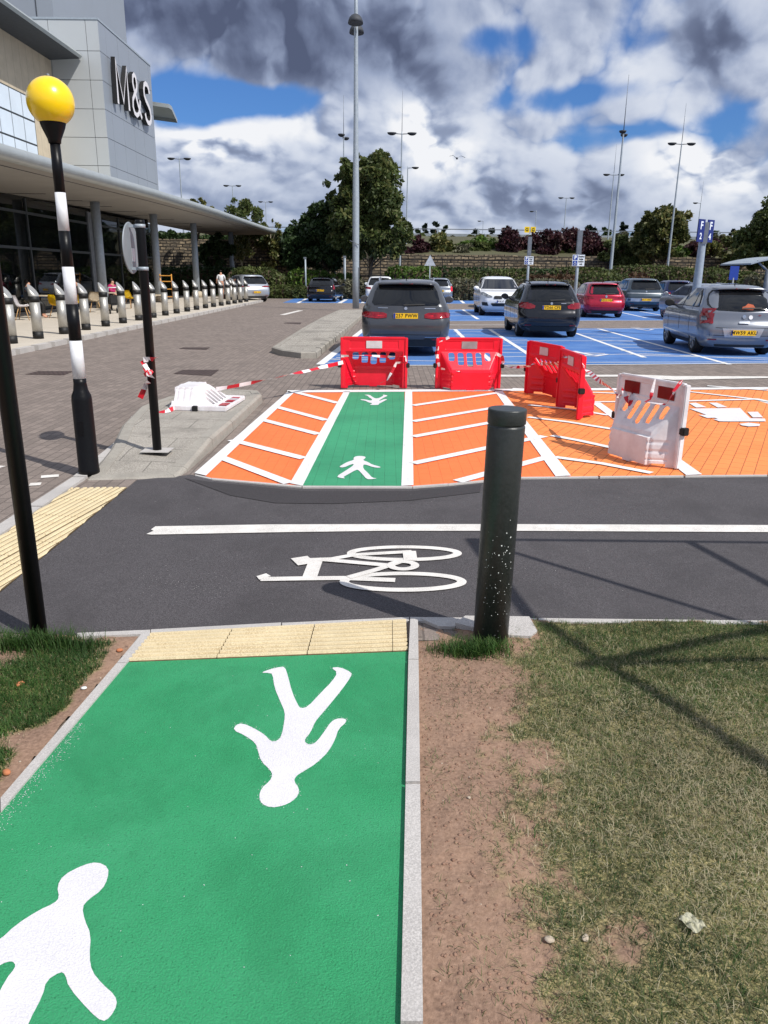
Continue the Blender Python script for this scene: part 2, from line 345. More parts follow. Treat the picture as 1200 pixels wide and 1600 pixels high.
# ---- painted symbols ----
def zp(pts,x0,y0,s): return [(x0+a/s,y0+b/s) for a,b in pts]
def smoothp(P,it=1):
    for _ in range(it):
        Q=[]
        for i in range(len(P)):
            a,b=P[i],P[(i+1)%len(P)]; Q+=[(a[0]*.75+b[0]*.25,a[1]*.75+b[1]*.25),(a[0]*.25+b[0]*.75,a[1]*.25+b[1]*.75)]
        P=Q
    return P
walk=[(312,125),(400,92),(480,74),(520,76),(545,150),(580,290),(630,400),(655,430),(715,415),(830,290),(920,200),(970,122),(910,80),(990,76),(1088,122),(1085,155),(1000,275),(890,410),(830,480),(775,545),(735,640),(690,690),(690,720),(735,742),(790,715),(860,620),(910,545),(960,515),(1035,515),(1045,545),(975,605),(950,690),(890,800),(780,905),(680,965),(615,1005),(595,1050),(640,1110),(635,1170),(580,1225),(500,1262),(400,1277),(320,1245),(298,1180),(320,1110),(390,1050),(415,1000),(395,955),(315,880),(290,790),(270,725),(180,660),(80,615),(100,570),(160,555),(260,600),(350,655),(400,712),(450,708),(490,670),(515,540),(520,460),(480,370),(430,250),(415,135),(380,125)]
def symbol(pts,z,lab,mat=whitep,it=1,cat='road marking'):
    o=sheet('pedestrian_symbol',GP(smoothp(pts,it)),z,mat); tag(o,lab,cat,'painted walking figures',kind='structure'); return o
symbol(zp(walk,350,1030,5.4545),.0055,'large white walking figure painted upside down on the green path')
w2=zp([(0,885),(100,790),(240,700),(340,655),(372,620),(358,550),(395,480),(520,415),(610,395),(680,430),(675,500),(640,570),(550,635),(515,680),(530,760),(570,850),(560,990),(575,1080),(640,1160),(720,1230),(735,1290),(690,1370),(640,1398),(560,1330),(430,1180),(410,1100),(380,1082),(290,1140),(270,1230),(180,1400)],0,1250,4)+[(10,1690),(-60,1690),(-62,1640),(-15,1600),(-12,1575),(10,1532),(24,1515),(24,1508),(18,1504),(4,1508),(-50,1540),(-66,1510)]
symbol(w2,.0055,'large white walking figure at the bottom left of the green path, cut by the frame')
symbol(zp([(185,560),(350,455),(480,370),(520,325),(470,325),(330,390),(230,380),(310,330),(390,285),(520,245),(505,205),(560,175),(650,170),(735,185),(730,215),(680,250),(780,285),(860,335),(1020,375),(1000,395),(880,385),(740,335),(690,335),(690,410),(780,490),(860,585),(960,592),(850,610),(755,610),(680,520),(600,435),(560,430),(420,510),(310,570),(360,595),(270,588)],510,700,12),.012,'small white walking figure at the near end of the green crossing')
symbol(zp([(310,225),(470,222),(560,290),(630,325),(720,315),(850,245),(810,228),(860,222),(970,245),(850,300),(740,365),(720,395),(800,365),(870,340),(955,348),(880,380),(780,440),(720,460),(720,495),(560,503),(465,490),(560,455),(440,430),(360,385),(220,360),(240,342),(360,350),(500,385),(540,360),(520,330),(450,290),(420,250)],550,605,17.14),.012,'small inverted white walking figure at the far end of the green crossing')
# bicycle symbol
bs=[]
def bz(p): return GP(zp(p,390,840,3.4286),0)
bm=bmesh.new()
for cx,cy,rx,ry,tilt in ((829,90,285,34,.0),(822,243,315,44,.03)):
    el=[(cx+rx*math.cos(a)*1.,cy+ry*math.sin(a)+tilt*-0*rx*math.cos(a)) for a in [2*PI*i/48 for i in range(48)]]
    strip(bm,bz(el),.055,.0085+len(bs)*.0004,closed=True); bs.append(1)
for k,(p,w) in enumerate([([(60,230),(300,226),(500,224),(780,235)],.06),([(75,228),(60,218),(102,207)],.055),([(318,230),(357,124)],.085),([(240,138),(330,124)],.13),([(320,126),(440,122),(560,100),(870,82)],.05),([(370,124),(560,140),(760,158)],.055),([(530,222),(680,180),(830,130)],.05),([(855,80),(862,130)],.085)]):
    strip(bm,bz(p),w,.0095+.0003*k)
el=[(822+65*math.cos(2*PI*i/24),158+20*math.sin(2*PI*i/24)) for i in range(24)]; strip(bm,bz(el),.05,.0125,closed=True)
tag(obj('bicycle_symbol',bm,whited),'white bicycle symbol painted sideways on the dark cycle path','road marking',kind='structure')
# parent and child / wheelchair bay symbols
bm=bmesh.new()
for k,p in enumerate([[(210,170),(300,165),(430,220),(300,225)],[(460,165),(560,165),(690,220),(570,225)],[(215,240),(850,232),(975,360),(1160,365),(1170,400),(640,402),(600,380)],[(330,318),(450,318),(545,355),(440,358)],[(510,372),(620,372),(700,402),(590,400)],[(940,282),(1070,280),(1135,350),(1010,352)],[(840,432),(960,418),(1100,435),(1090,460),(960,466),(870,452)]]):
    polyface(bm,GP(zp(p,1050,610,8)),.0130+.0004*k)
tag(obj('parent_child_symbol',bm,whitep),'white pram and figures symbol painted on the orange bay at right','road marking',kind='structure')
bm=bmesh.new()
for k,(p,w) in enumerate([([(895,549),(908,552),(925,555)],.16),([(905,556),(930,557),(950,554)],.12),([(945,553),(912,552)],.1),([(993,514),(1012,517),(1020,515)],.12),([(985,512),(1000,512)],.12)]): strip(bm,GP(p),w,.0105+.0003*k)
tag(obj('wheelchair_symbol',bm,whitep),'worn white wheelchair symbol on the blue disabled bay','road marking',kind='structure')
# ---- kerbs of the near path ----
def kerb(name,L,Rr,z0,z1,m,seg=.9):
    """kerb stones between two world polylines, with open joints"""
    bm=bmesh.new()
    for (a,b),(c,d) in zip(zip(L,L[1:]),zip(Rr,Rr[1:])):
        a,b,c,d=[Vector(q) for q in (a,b,c,d)]; n=max(1,int((b-a).length/seg+.5))
        for i in range(n):
            t0=i/n+.004; t1=(i+1)/n-.004; dz=rng.uniform(-.0015,.0015)
            q=[a.lerp(b,t0),a.lerp(b,t1),c.lerp(d,t1),c.lerp(d,t0)]; slab(bm,[tuple(v) for v in q],z0,z1+dz)
    o=obj(name,bm,m); return o
ST(kerb('path_kerb',[(.085,-1)]+GP([(626,1600),(638,1030),(641,967)],.022),[(.155,-1)]+GP([(661,1600),(654,1030),(653,967)],.022),-.05,.024,conc))
ST(kerb('path_kerb',[(-1.47,-.6)]+GP([(-40,1295),(0,1247),(183,1035),(222,989)],.012),[(-1.41,-.6)]+GP([(-40,1318),(0,1268),(198,1035),(236,989)],.012),-.05,.013,conc))
ST(kerb('cycle_path_edging',GP([(120,989),(235,984)],.008)+GP([(440,973),(640,964),(840,966),(1200,970)],.008)+[(8,3.78)],GP([(120,995),(235,990)],.008)+GP([(440,980),(640,970),(840,972),(1200,976)],.008)+[(8,3.74)],-.05,.009,conc))
ST(kerb('crossing_edging',GP([(305,743),(330,748.5),(472,761),(645,761.5),(700,757.5),(800,747.5),(1200,743.5)])+[(9,G(1200,743.5)[1]+.9)],GP([(305,745),(330,750.8),(472,763.6),(645,764),(700,760),(800,749.6),(1200,745.5)])+[(9,G(1200,745.5)[1]+.9)],-.05,.013,conc))
groove=M('dirty_groove',(128,108,76),.95,c2=(96,80,58),vs=12)
# tactile strips (ribbed slabs)
def tactile(name,quads,nr,along,m):
    """quads: list of 4 corners (a,b,c,d); ribs run a->b, stacked a->d"""
    bm=bmesh.new()
    for q in quads:
        a,b,c,d=[Vector(v) for v in q]; ce=(a+b+c+d)/4; a,b,c,d=[v+(ce-v)*.012 for v in (a,b,c,d)]
        slab(bm,[tuple(v) for v in (a,b,c,d)],-.04,.004,mi=1)
        for i in range(nr):
            t0=(i+.10)/nr; t1=(i+.70)/nr
            p=[a.lerp(d,t0),b.lerp(c,t0),b.lerp(c,t1),a.lerp(d,t1)]
            ctr=[p[0].lerp(p[3],.18),p[1].lerp(p[2],.18),p[1].lerp(p[2],.82),p[0].lerp(p[3],.82)]
            lo=[bm.verts.new((v.x,v.y,.0042)) for v in p]; hi=[bm.verts.new((v.x,v.y,.0135)) for v in ctr]
            for k in range(4): bm.faces.new((lo[k],lo[(k+1)%4],hi[(k+1)%4],hi[k]))
            bm.faces.new(hi)
    bmesh.ops.recalc_face_normals(bm,faces=bm.faces[:])
    return ST(obj(name,bm,[m,groove]))
T=[Vector(G(*p)) for p in ((237,990),(640,968),(637,1018),(199,1035))]
fr=[0,.31,.632,.945,1.]
tactile('tactile_paving',[(T[3].lerp(T[2],f0),T[3].lerp(T[2],f1),T[0].lerp(T[1],f1*.985+.0),T[0].lerp(T[1],f0*.985)) for f0,f1 in zip(fr,fr[1:])],8,0,buff)
bm=bmesh.new(); A_=R(-9.)
def rot_(x,y): return (x*math.cos(A_)-y*math.sin(A_)-2.3,x*math.sin(A_)+y*math.cos(A_)+4.7)
for r_ in range(-2,3):
    for c_ in range(-6,6):
        x0_,y0_=r_*.4+.05,c_*.4+(.13 if r_%2 else 0)
        slab(bm,[rot_(x0_+.003,y0_+.003),rot_(x0_+.397,y0_+.003),rot_(x0_+.397,y0_+.397),rot_(x0_+.003,y0_+.397)],-.04,.004,mi=1)
        for k in range(8):
            a=x0_+.004+.049*k+.006; p=[(a,y0_+.004),(a+.034,y0_+.004),(a+.034,y0_+.396),(a,y0_+.396)]; q=[(a+.007,y0_+.012),(a+.027,y0_+.012),(a+.027,y0_+.388),(a+.007,y0_+.388)]
            lo=[bm.verts.new(rot_(*v)+(.0042,)) for v in p]; hi=[bm.verts.new(rot_(*v)+(.0125,)) for v in q]
            for m_ in range(4): bm.faces.new((lo[m_],lo[(m_+1)%4],hi[(m_+1)%4],hi[m_]))
            bm.faces.new(hi)
bmesh.ops.recalc_face_normals(bm,faces=bm.faces[:])
for co_,no_ in (((-2.092,0,0),(1,0,0)),((-2.528,0,0),(-1,0,0)),((0,6.235,0),(-.1,1,0))):
    bmesh.ops.bisect_plane(bm,geom=bm.verts[:]+bm.edges[:]+bm.faces[:],plane_co=co_,plane_no=no_,clear_outer=True)
ST(obj('tactile_paving',bm,[buff,groove]))
ST(kerb('path_edge_kerb',[(-2.53,2.8),(-2.53,6.3)]+GP([(190,690)],.02),[(-2.63,2.8),(-2.64,6.3)]+GP([(180,690)],.02),-.05,.02,conc))
# near islands
def island(name,outline,h,m,km,kw=.12,ramp_y=None):
    root=None
    bm=bmesh.new(); c=Vector((sum(p[0] for p in outline)/len(outline),sum(p[1] for p in outline)/len(outline)))
    P=[Vector(p) for p in outline]; n=len(P)
    sgn=1 if sum(P[i].x*P[(i+1)%n].y-P[(i+1)%n].x*P[i].y for i in range(n))>0 else -1
    inner=[]
    for i in range(n):
        e1=(P[i]-P[i-1]).normalized(); e2=(P[(i+1)%n]-P[i]).normalized()
        n1=Vector((-e1.y,e1.x))*sgn; n2=Vector((-e2.y,e2.x))*sgn; b=(n1+n2); b=b/max(.3,b.length_squared/2)
        inner.append(P[i]+b*kw)
    hz=lambda p: h if ramp_y is None else h*min(1,max(.06,(p.y-ramp_y)/1.1))
    slabtop=[(v.x,v.y) for v in inner]
    tri=tessellate_polygon([[Vector((p[0],p[1],0)) for p in slabtop]])
    vs=[bm.verts.new((v.x,v.y,hz(v)-.004)) for v in inner]
    for t in tri:
        f=bm.faces.new([vs[i] for i in t]); f.normal_update(); 
        if f.normal.z<0: f.normal_flip()
    top=ST(obj(name,bm,m))
    bm=bmesh.new()
    for i in range(n):
        j=(i+1)%n; a,b,c2,d=P[i],P[j],inner[j],inner[i]
        k=max(1,int((b-a).length/.9))
        for s in range(k):
            t0=s/k+.003; t1=(s+1)/k-.003
            o0,o1,i0,i1=a.lerp(b,t0),a.lerp(b,t1),d.lerp(c2,t0),d.lerp(c2,t1)
            bev=.02*sgn
            v=[bm.verts.new((q.x,q.y,z)) for q,z in ((o0,-.03),(o1,-.03),(o1.lerp(i1,.06),hz(o1)-.02*(h>.03)),(o0.lerp(i0,.06),hz(o0)-.02*(h>.03)),(o0.lerp(i0,.28),hz(o0)+.001),(o1.lerp(i1,.28),hz(o1)+.001),(i1,hz(i1)+.001),(i0,hz(i0)+.001),(i0,-.03),(i1,-.03))]
            for f in ((0,1,2,3),(3,2,5,4),(4,5,6,7),(7,6,9,8),(0,3,4,7,8),(1,9,6,5,2)): bm.faces.new([v[x] for x in f])
    bmesh.ops.recalc_face_normals(bm,faces=bm.faces[:])
    kb=ST(obj('island_kerb',bm,km)); kb.parent=top
    return top
island('footway_island',[(-2.53,6.24),(-1.78,6.36),(-1.74,6.6),(-1.70,8.5),(-1.68,10.5),(-1.78,10.85),(-2.2,10.95),(-2.9,10.2),(-3.02,9.4),(-2.85,8.2),(-2.6,7.1)],.11,slabm,concd,.14,ramp_y=6.2)
i2=GP([(424,551),(440,556),(470,560),(495,560),(566,497),(566,488),(530,488),(500,502),(470,520)])
island('lamp_island',i2,.13,slabm,concd,.15)
i3=GP([(498,560),(530,545)])
# left footway by the shop
bm=bmesh.new(); slab(bm,[(-7.9,3),(-7.9,50),(-9.2,56),(-40,56),(-40,3)],-.02,.10); ST(obj('shop_pavement',bm,pave))
ST(kerb('pavement_kerb',[(-7.75,3),(-7.72,28),(-7.72,50)],[(-7.9,3),(-7.9,28),(-7.9,50)],-.03,.105,conc))
def vergemat():
    n=N('verge_soil_and_thatch'); co=n.n('TexCoord').outputs['Object']; at_=n.n('Attribute',attribute_name='thatch')
    a=mixc(n,ramp(n,noi(n,co,4,6),.35,.65),s2l((142,114,94)),s2l((116,92,76))); a=mixc(n,ramp(n,noi(n,co,70,4),.35,.85),a,s2l((166,136,116))); a=mixc(n,ramp(n,noi(n,co,28,5),.60,.75),a,s2l((96,76,66)))
    b=mixc(n,ramp(n,noi(n,co,120,5,.7),.40,.60),s2l((84,84,50)),s2l((166,154,108)))
    n.l(mixc(n,at_.outputs['Fac'],a,b),n.b.inputs['Base Color']); n.b.inputs['Roughness'].default_value=.97
    bp=n.n('Bump'); bp.inputs['Strength'].default_value=.55; bp.inputs['Distance'].default_value=.012; n.l(noi(n,co,55,6,.65),bp.inputs['Height']); n.l(bp.outputs[0],n.b.inputs['Normal']); return n.m
vsoil=vergemat(); thatch=lambda x,y:max(dr(x,y) if x>0 else 0,dl(x,y) if x<0 else 0)
# foreground verges -------------------------------------------------
def fbm(x,y,s,seed=0): return noise.fractal(Vector((x*s+seed,y*s-seed,seed*.37)),1.0,2.0,4)
def verge(name,x0,x1,y0,y1,st,inside,hfun,m):
    nx=int((x1-x0)/st)+1; ny=int((y1-y0)/st)+1; idx={}; V=[];Fq=[]
    for j in range(ny):
        for i in range(nx):
            x=x0+i*st;y=y0+j*st
            if inside(x,y): idx[i,j]=len(V); V.append((x,y,hfun(x,y)))
    for j in range(ny-1):
        for i in range(nx-1):
            k=[(i,j),(i+1,j),(i+1,j+1),(i,j+1)]
            if all(q in idx for q in k): Fq.append([idx[q] for q in k])
    me=mesh_np(name,V,Fq)
    at_=me.attributes.new('thatch','FLOAT','POINT'); at_.data.foreach_set('value',np.array([thatch(v[0],v[1]) for v in V],dtype=np.float32))
    o=obj(name,me,m,smooth=True); return ST(o)
kr0=Vector(G(661,1600)); kr1=Vector(G(654,1030)); 
def rx(y): return kr0.x+(kr1.x-kr0.x)*(y-kr0.y)/(kr1.y-kr0.y)
ker=GP([(640,970),(840,972),(1200,976)])
def topy(x): return 3.585 if x<1 else 3.585+.02*(x-1)
def hr(x,y):
    e=max(0,min(1,(x-rx(y))/.5)); tr=math.exp(-((x-.36-.05*math.sin(y*2))/.09)**2)*math.sin(y*95+x*25)*.0022*(1 if 1.3<y<2.1 else .3); return -.004+.012*e+.013*fbm(x,y,2.3,3)+.006*fbm(x,y,9,5)+.003*fbm(x,y,30,8)+tr
def sst(a,b,x): t=max(0,min(1,(x-a)/(b-a))); return t*t*(3-2*t)
def edge(y): return .46+.06*math.sin(y*3.1)+.10*sst(2.6,3.3,y)
def dr(x,y):
    if x<rx(y)+.02 or y>topy(x)-.03 or (.38<x<.76 and y>3.35): return 0
    g=(x-edge(y))*4.0+.12+fbm(x,y,22,6)*.5+fbm(x,y,3.2,21)*.75+fbm(x,y,9,4)*.45
    g-=1.5*math.exp(-(((x-.66)/.12)**2+((y-1.62)/.10)**2))+.8*math.exp(-(((x-1.0)/.14)**2+((y-1.36)/.06)**2))
    g+=.8*math.exp(-(((x-.42)/.1)**2+((y-2.55)/.12)**2))
    g-=.35*math.exp(-(((x-.6)/.2)**2+((y-3.45)/.08)**2))
    return sst(-.15,.85,g)
kl0=Vector(G(0,1247)); kl1=Vector(G(222,989))
def lx(y): return kl0.x+(kl1.x-kl0.x)*(y-kl0.y)/(kl1.y-kl0.y)
def dl(x,y):
    if x>lx(y)-.06-.05*fbm(x,y,5,3) or y>3.3: return 0
    u=(lx(y)-x); g=1.3-abs(u-.26)*4.3+fbm(x,y,4,2)*.9
    if y>3.2: g-=.5
    return sst(.1,.7,g)
soil_r=verge('bare_soil_verge',.05,3.6,.5,3.64,.018,lambda x,y:x>rx(y)-.035 and y<topy(x),hr,vsoil)
def hl_(x,y):
    return -.002+.012*fbm(x,y,3,11)+.006*fbm(x,y,12,7)
soil_l=verge('left_soil_verge',-3.4,-1.05,1.2,3.44,.02,lambda x,y:x<lx(y)+.01 and y<3.36+.02*(x+1.6),hl_,vsoil)
ST(sheet('lawn_ground',[(3.5,-6),(14,-6),(14,3.7),(3.5,3.6)],-.005,soil)); ST(sheet('rear_lawn_ground',[(.16,-6),(3.6,-6),(3.6,.52),(.16,.52)],-.005,soil)); ST(sheet('rear_left_ground',[(-12,-6),(-1.5,-6),(-1.5,1.25),(-12,1.25)],-.005,soil)); ST(sheet('far_left_ground',[(-12,1.25),(-3.38,1.25),(-3.38,3.0),(-12,3.0)],-.005,soil))
grassm=leafmat('grass_blades',[(.045,.085,.022),(.10,.15,.04),(.18,.20,.075),(.36,.32,.17),(.50,.44,.27)],.25,.6,2)
grassg=leafmat('green_grass_blades',[(.03,.085,.015),(.05,.13,.022),(.08,.17,.03),(.16,.2,.06)],.25,.6,2)
strawm=leafmat('straw_blades',[(.42,.36,.21),(.54,.48,.31),(.62,.56,.40)],.2,.7,3)
def blades(name,n,area,dens,hfun,length,mat,flat=.6,wid=.0022):
    x0,x1,y0,y1=area; V=[];Q=[];c=0;tries=0
    while c<n and tries<n*12:
        tries+=1; x=rng.uniform(x0,x1);y=rng.uniform(y0,y1)
        if rng.random()>dens(x,y): continue
        L=length*rng.uniform(.4,1.25); a=rng.uniform(0,2*PI); w=wid*rng.uniform(.6,1.3)
        f=flat*rng.uniform(.5,1.5); dx,dy=math.cos(a),math.sin(a); z=hfun(x,y)-.002
        px,py=-dy*w/2,dx*w/2; h1=L*.55*math.cos(min(f,1.35)*.5); r1=L*.5*math.sin(min(f,1.35)*.6); h2=h1+L*.4*math.cos(min(f*1.4,1.6)); r2=r1+L*.5*math.sin(min(f*1.4,1.55))
        b=len(V)
        V+=[(x-px,y-py,z),(x+px,y+py,z),(x+dx*r1+px*.8,y+dy*r1+py*.8,z+h1),(x+dx*r1-px*.8,y+dy*r1-py*.8,z+h1),(x+dx*r2+px*.15,y+dy*r2+py*.15,z+h2),(x+dx*r2-px*.15,y+dy*r2-py*.15,z+h2)]
        Q+=[(b,b+1,b+2,b+3),(b+3,b+2,b+4,b+5)]; c+=1
    return tag(obj(name,mesh_np(name,V,Q),mat),kind='stuff')
def lush(x,y): return min(1,1.3*math.exp(-(((x-1.7)/.8)**2+((y-3.2)/.5)**2))+.35*max(0,.3+fbm(x,y,2.5,14)))
def strawy(x,y): return math.exp(-(((x-1.2)/.55)**2+((y-2.25)/.5)**2))
blades('grass',105000,(.2,3.3,.9,3.58),lambda x,y:dr(x,y)*(.75 if x<2 else .5),hr,.034,grassm,1.15,.0022)
blades('green_grass',42000,(.3,3.3,.9,3.58),lambda x,y:dr(x,y)*min(1,.12+lush(x,y)),hr,.036,grassg,.95,.0022)
blades('dry_grass',24000,(.3,2.6,.9,3.4),lambda x,y:dr(x,y)*min(1,.12+.9*strawy(x,y)),hr,.04,strawm,1.35,.0019)
blades('grass_tuft',1500,(.2,.62,3.14,3.4),lambda x,y:math.exp(-(((x-.42)/.12)**2+((y-3.24)/.05)**2)),hr,.07,grassg,.6,.003)
blades('left_grass',17000,(-2.6,-1.1,1.9,3.32),dl,hl_,.042,grassg,.95,.0026)
blades('sparse_left_grass',3500,(-3.0,-1.2,1.6,3.34),lambda x,y:.35 if x<lx(y)-.1 else 0,hl_,.03,strawm,1.3,.0024)
blades('sparse_right_grass',2500,(.15,.9,1.0,3.5),lambda x,y:.3*(1 if x>rx(y)+.02 else 0)*(.4+fbm(x,y,5,9)>.35),hr,.03,grassm,1.2,.002)
blades('post_tuft',1600,(-2.1,-1.3,3.1,3.34),lambda x,y:math.exp(-(((x+1.62)/.2)**2+((y-3.24)/.05)**2)),hl_,.09,grassg,.5,.003)
blades('rear_grass',9000,(3.3,8,.5,3.6),lambda x,y:.8,lambda x,y:0,.05,grassm,.9,.005)
# pebbles and litter
for i,(px,py,s,m,lab) in enumerate([(858,1474,.011,stonem,'pale pebble on the bare soil beside the patchy grass'),(914,1474,.010,stonem,'brown pebble just right of the pale one'),(733,1250,.006,stonem,'tiny white stone on the soil strip below the green tuft'),(131,1075,.010,chipm,'white stone chip on the soil beside the left kerb'),(32,1070,.016,leafo,'orange brown dead leaf on the left grass'),(10,1206,.014,leafo,'reddish broken brick chip beside the left kerb'),(187,1016,.012,leafo,'long brown twig piece by the left kerb corner')]):
    x,y=G(px,py); bm=bmesh.new(); bmesh.ops.create_icosphere(bm,subdivisions=2,radius=s)
    for v in bm.verts: v.co=Vector((v.co.x*1.3,v.co.y,v.co.z*.6))*(1+.25*noise.noise(v.co*90+Vector((i,0,0))))
    o=obj(['pebble','pebble','pebble','stone_chip','dead_leaf','brick_chip','twig'][i],bm,m,smooth=True); o.location=(x,y,(hr if px>600 else hl_)(x,y)+s*.6); o.rotation_euler=(0,0,i*1.1); tag(o,lab,'debris')
def scatter(name,n,area,ok,hf,s,m):
    V=[];Q=[];c=0
    ico=bmesh.new(); bmesh.ops.create_icosphere(ico,subdivisions=1,radius=1); iv=[v.co.copy() for v in ico.verts]; fi=[[v.index for v in f.verts] for f in ico.faces]; ico.free()
    while c<n:
        x=rng.uniform(area[0],area[1]);y=rng.uniform(area[2],area[3])
        if not ok(x,y): continue
        r=s*rng.uniform(.4,1.6)**1.5; b=len(V); z=hf(x,y)
        V+=[(x+v.x*r*rng.uniform(.8,1.3),y+v.y*r,z+v.z*r*.6) for v in iv]; Q+=[[b+k for k in f] for f in fi]; c+=1
    return tag(obj(name,mesh_np(name,V,Q),m),kind='stuff')
scatter('soil_crumbs',1800,(.14,1.5,1.1,3.5),lambda x,y:x>rx(y)+.01 and dr(x,y)<.5,hr,.0035,soil)
scatter('grit',200,(.14,2.2,1.1,3.5),lambda x,y:x>rx(y)+.01,hr,.0022,stonem)
scatter('left_grit',260,(-2.6,-1.15,1.9,3.3),lambda x,y:x<lx(y)-.01,hl_,.004,stonem)
# overspray specks and worn marks of paint
def specks(name,n,gen,m,z,sz):
    V=[];Q=[]
    for _ in range(n):
        x,y=gen(); r=sz*rng.uniform(.3,1.3); a=rng.uniform(0,PI); b=len(V); V+=[(x+r*math.cos(a+k*PI/2)*(1 if k%2 else .6),y+r*math.sin(a+k*PI/2)*(1 if k%2 else .6),z) for k in range(4)]; Q.append((b,b+1,b+2,b+3))
    return tag(obj(name,mesh_np(name,V,Q),m),kind='stuff')
def near_edge():
    y=rng.uniform(1.3,2.6); return (G(0,1268)[0]+(G(198,1036)[0]-G(0,1268)[0])*(y-G(0,1268)[1])/(G(198,1036)[1]-G(0,1268)[1])+.012+abs(rng.gauss(0,.03)),y)
specks('white_overspray',900,near_edge,whitep,.0062,.0020)
wk=GP(zp(walk,350,1030,5.4545))
def near_fig():
    i=rng.randrange(len(wk)); a=Vector(wk[i]); b=Vector(wk[(i+1)%len(wk)]); q=a.lerp(b,rng.random()); return (q.x+rng.gauss(0,.006),q.y+rng.gauss(0,.006))
specks('white_overspray',700,near_fig,whitep,.0086,.0016)
specks('white_flecks',60,lambda:(rng.uniform(-1.1,.0),rng.uniform(1.4,3.0)),whitep,.0062,.0022)
specks('white_flecks',160,lambda:(rng.uniform(-2,3.5),rng.uniform(3.7,6.0)),whited,.0075,.0025)
specks('pale_scuffs',260,lambda:(rng.gauss(-1.1,.16),rng.gauss(4.0,.13)),conc,.0072,.0022)
# crumpled clear wrapper
x,y=G(1080,1455); bm=bmesh.new(); bmesh.ops.create_grid(bm,x_segments=12,y_segments=12,size=.028)
for v in bm.verts: v.co=Vector((v.co.x*.8,v.co.y*(1+.3*noise.noise(v.co*40)),.008+.02*abs(noise.noise(v.co*38+Vector((3,1,0))))))
o=obj('plastic_wrapper',bm,wrapm); o.location=(x,y,hr(x,y)+.005); o.rotation_euler=(0,0,.5); tag(o,'small crumpled clear plastic wrapper lying on the grass','litter')
# ================= street furniture, near =================
def ring(r,h): return (r,h)
# striped crossing lamp
bx_,by_=G(140,742); b=thing('striped_crossing_lamp','black and white striped crossing lamp post topped with a yellow globe','crossing lamp',(bx_,by_,.03))
bm=bmesh.new(); lathe(bm,[(.088,-.02),(.088,.02),(.085,.03),(.083,.62),(.078,.66),(.06,.70),(.052,.76),(.052,.80)],n=28); o=obj('base_sleeve',bm,blackm,b)
bm=bmesh.new(); box(bm,-.02,.02,-.087,-.080,.33,.45); obj('access_door',bm,blackm,b)
hs=[.80,1.085,1.38,1.665,1.93,2.2,2.49]
zt=2.58
lv=[(.80,1.13,whl),(1.13,1.43,blackm),(1.43,1.72,whl),(1.72,2.0,blackm),(2.0,2.27,whl),(2.27,2.62,blackm)]
top=2.58
cuts=[.79]
for py in (746-746,): pass
ys=[600,487,418,361,300]      # band edges down the pole
zs=[at(0,0,by_).z]; 
def zat(px,py): return at(px,py,by_).z-.03
edges=[.80,zat(118,532),zat(113,475),zat(106,417),zat(101,361),zat(95,301),zat(84,222)]
cols=[whl,blackm,whl,blackm,whl,blackm]
for i in range(6):
    r0=.052-.0016*i*1.5
    bm=bmesh.new(); lathe(bm,[(r0,edges[i]),(r0-.002,edges[i+1])],n=24); obj('white_band' if cols[i] is whl else 'black_band',bm,cols[i],b)
zc=zat(80,195)
bm=bmesh.new(); lathe(bm,[(.045,edges[-1]-.01),(.05,edges[-1]+.02),(.085,zc-.02),(.095,zc+.015),(.095,zc+.03)],n=28); obj('globe_collar',bm,blackm,b)
gz=zat(78,159)
bm=bmesh.new(); bmesh.ops.create_uvsphere(bm,u_segments=40,v_segments=26,radius=.172)
for v in bm.verts: v.co.z=v.co.z*1.0+gz
obj('globe',bm,yel,b,smooth=True)
bm=bmesh.new(); lathe(bm,[(.014,gz+.165),(.014,gz+.182),(.006,gz+.19)],n=10); obj('globe_cap',bm,galvd,b)
# round sign seen from behind
sx_,sy_=G(247,718); s=thing('round_sign_post','black sign post carrying the back of a grey round sign','sign post',(sx_,sy_,.09))
bm=bmesh.new(); lathe(bm,[(.040,-.05),(.040,2.0),(.038,2.02)],n=20); obj('post',bm,blackm,s)
bm=bmesh.new(); box(bm,-.13,.13,-.11,.09,.0,.006); obj('footing_patch',bm,conc,s)
bm=bmesh.new(); lathe(bm,[(.21,-.006),(.215,0),(.21,.006)],n=40,axis='y'); o=obj('round_sign_plate',bm,signg,s)
nz=Matrix.Rotation(R(90),4,'Z')
o.matrix_local=Matrix.Translation((-.105,.03,1.79))@nz
bm=bmesh.new(); box(bm,-.04,.04,-.008,-.0065,-.09,0.02); o2=obj('maker_label',bm,signw,o); o2.location=(.03,-.002,-.02)
for z in (1.97,1.62):
    bm=bmesh.new(); lathe(bm,[(.044,z-.015),(.044,z+.015)],n=20); box(bm,-.11,-.03,.0,.03,z-.012,z+.012); obj('clamp',bm,galv,s)
# plain black post on the left
lx_,ly_=G(62,996); p=thing('black_post','tall plain black post in the grass at the left edge, running out of the picture','post',(lx_,ly_,-.02))
bm=bmesh.new(); lathe(bm,[(.038,-.05),(.038,2.9),(.03,2.92)],n=22); obj('post',bm,blackm,p)
bm=bmesh.new(); lathe(bm,[(.040,.62),(.0402,.66)],n=22,capb=False,capt=False); obj('scuff_ring',bm,galvd,p) if False else bm.free()
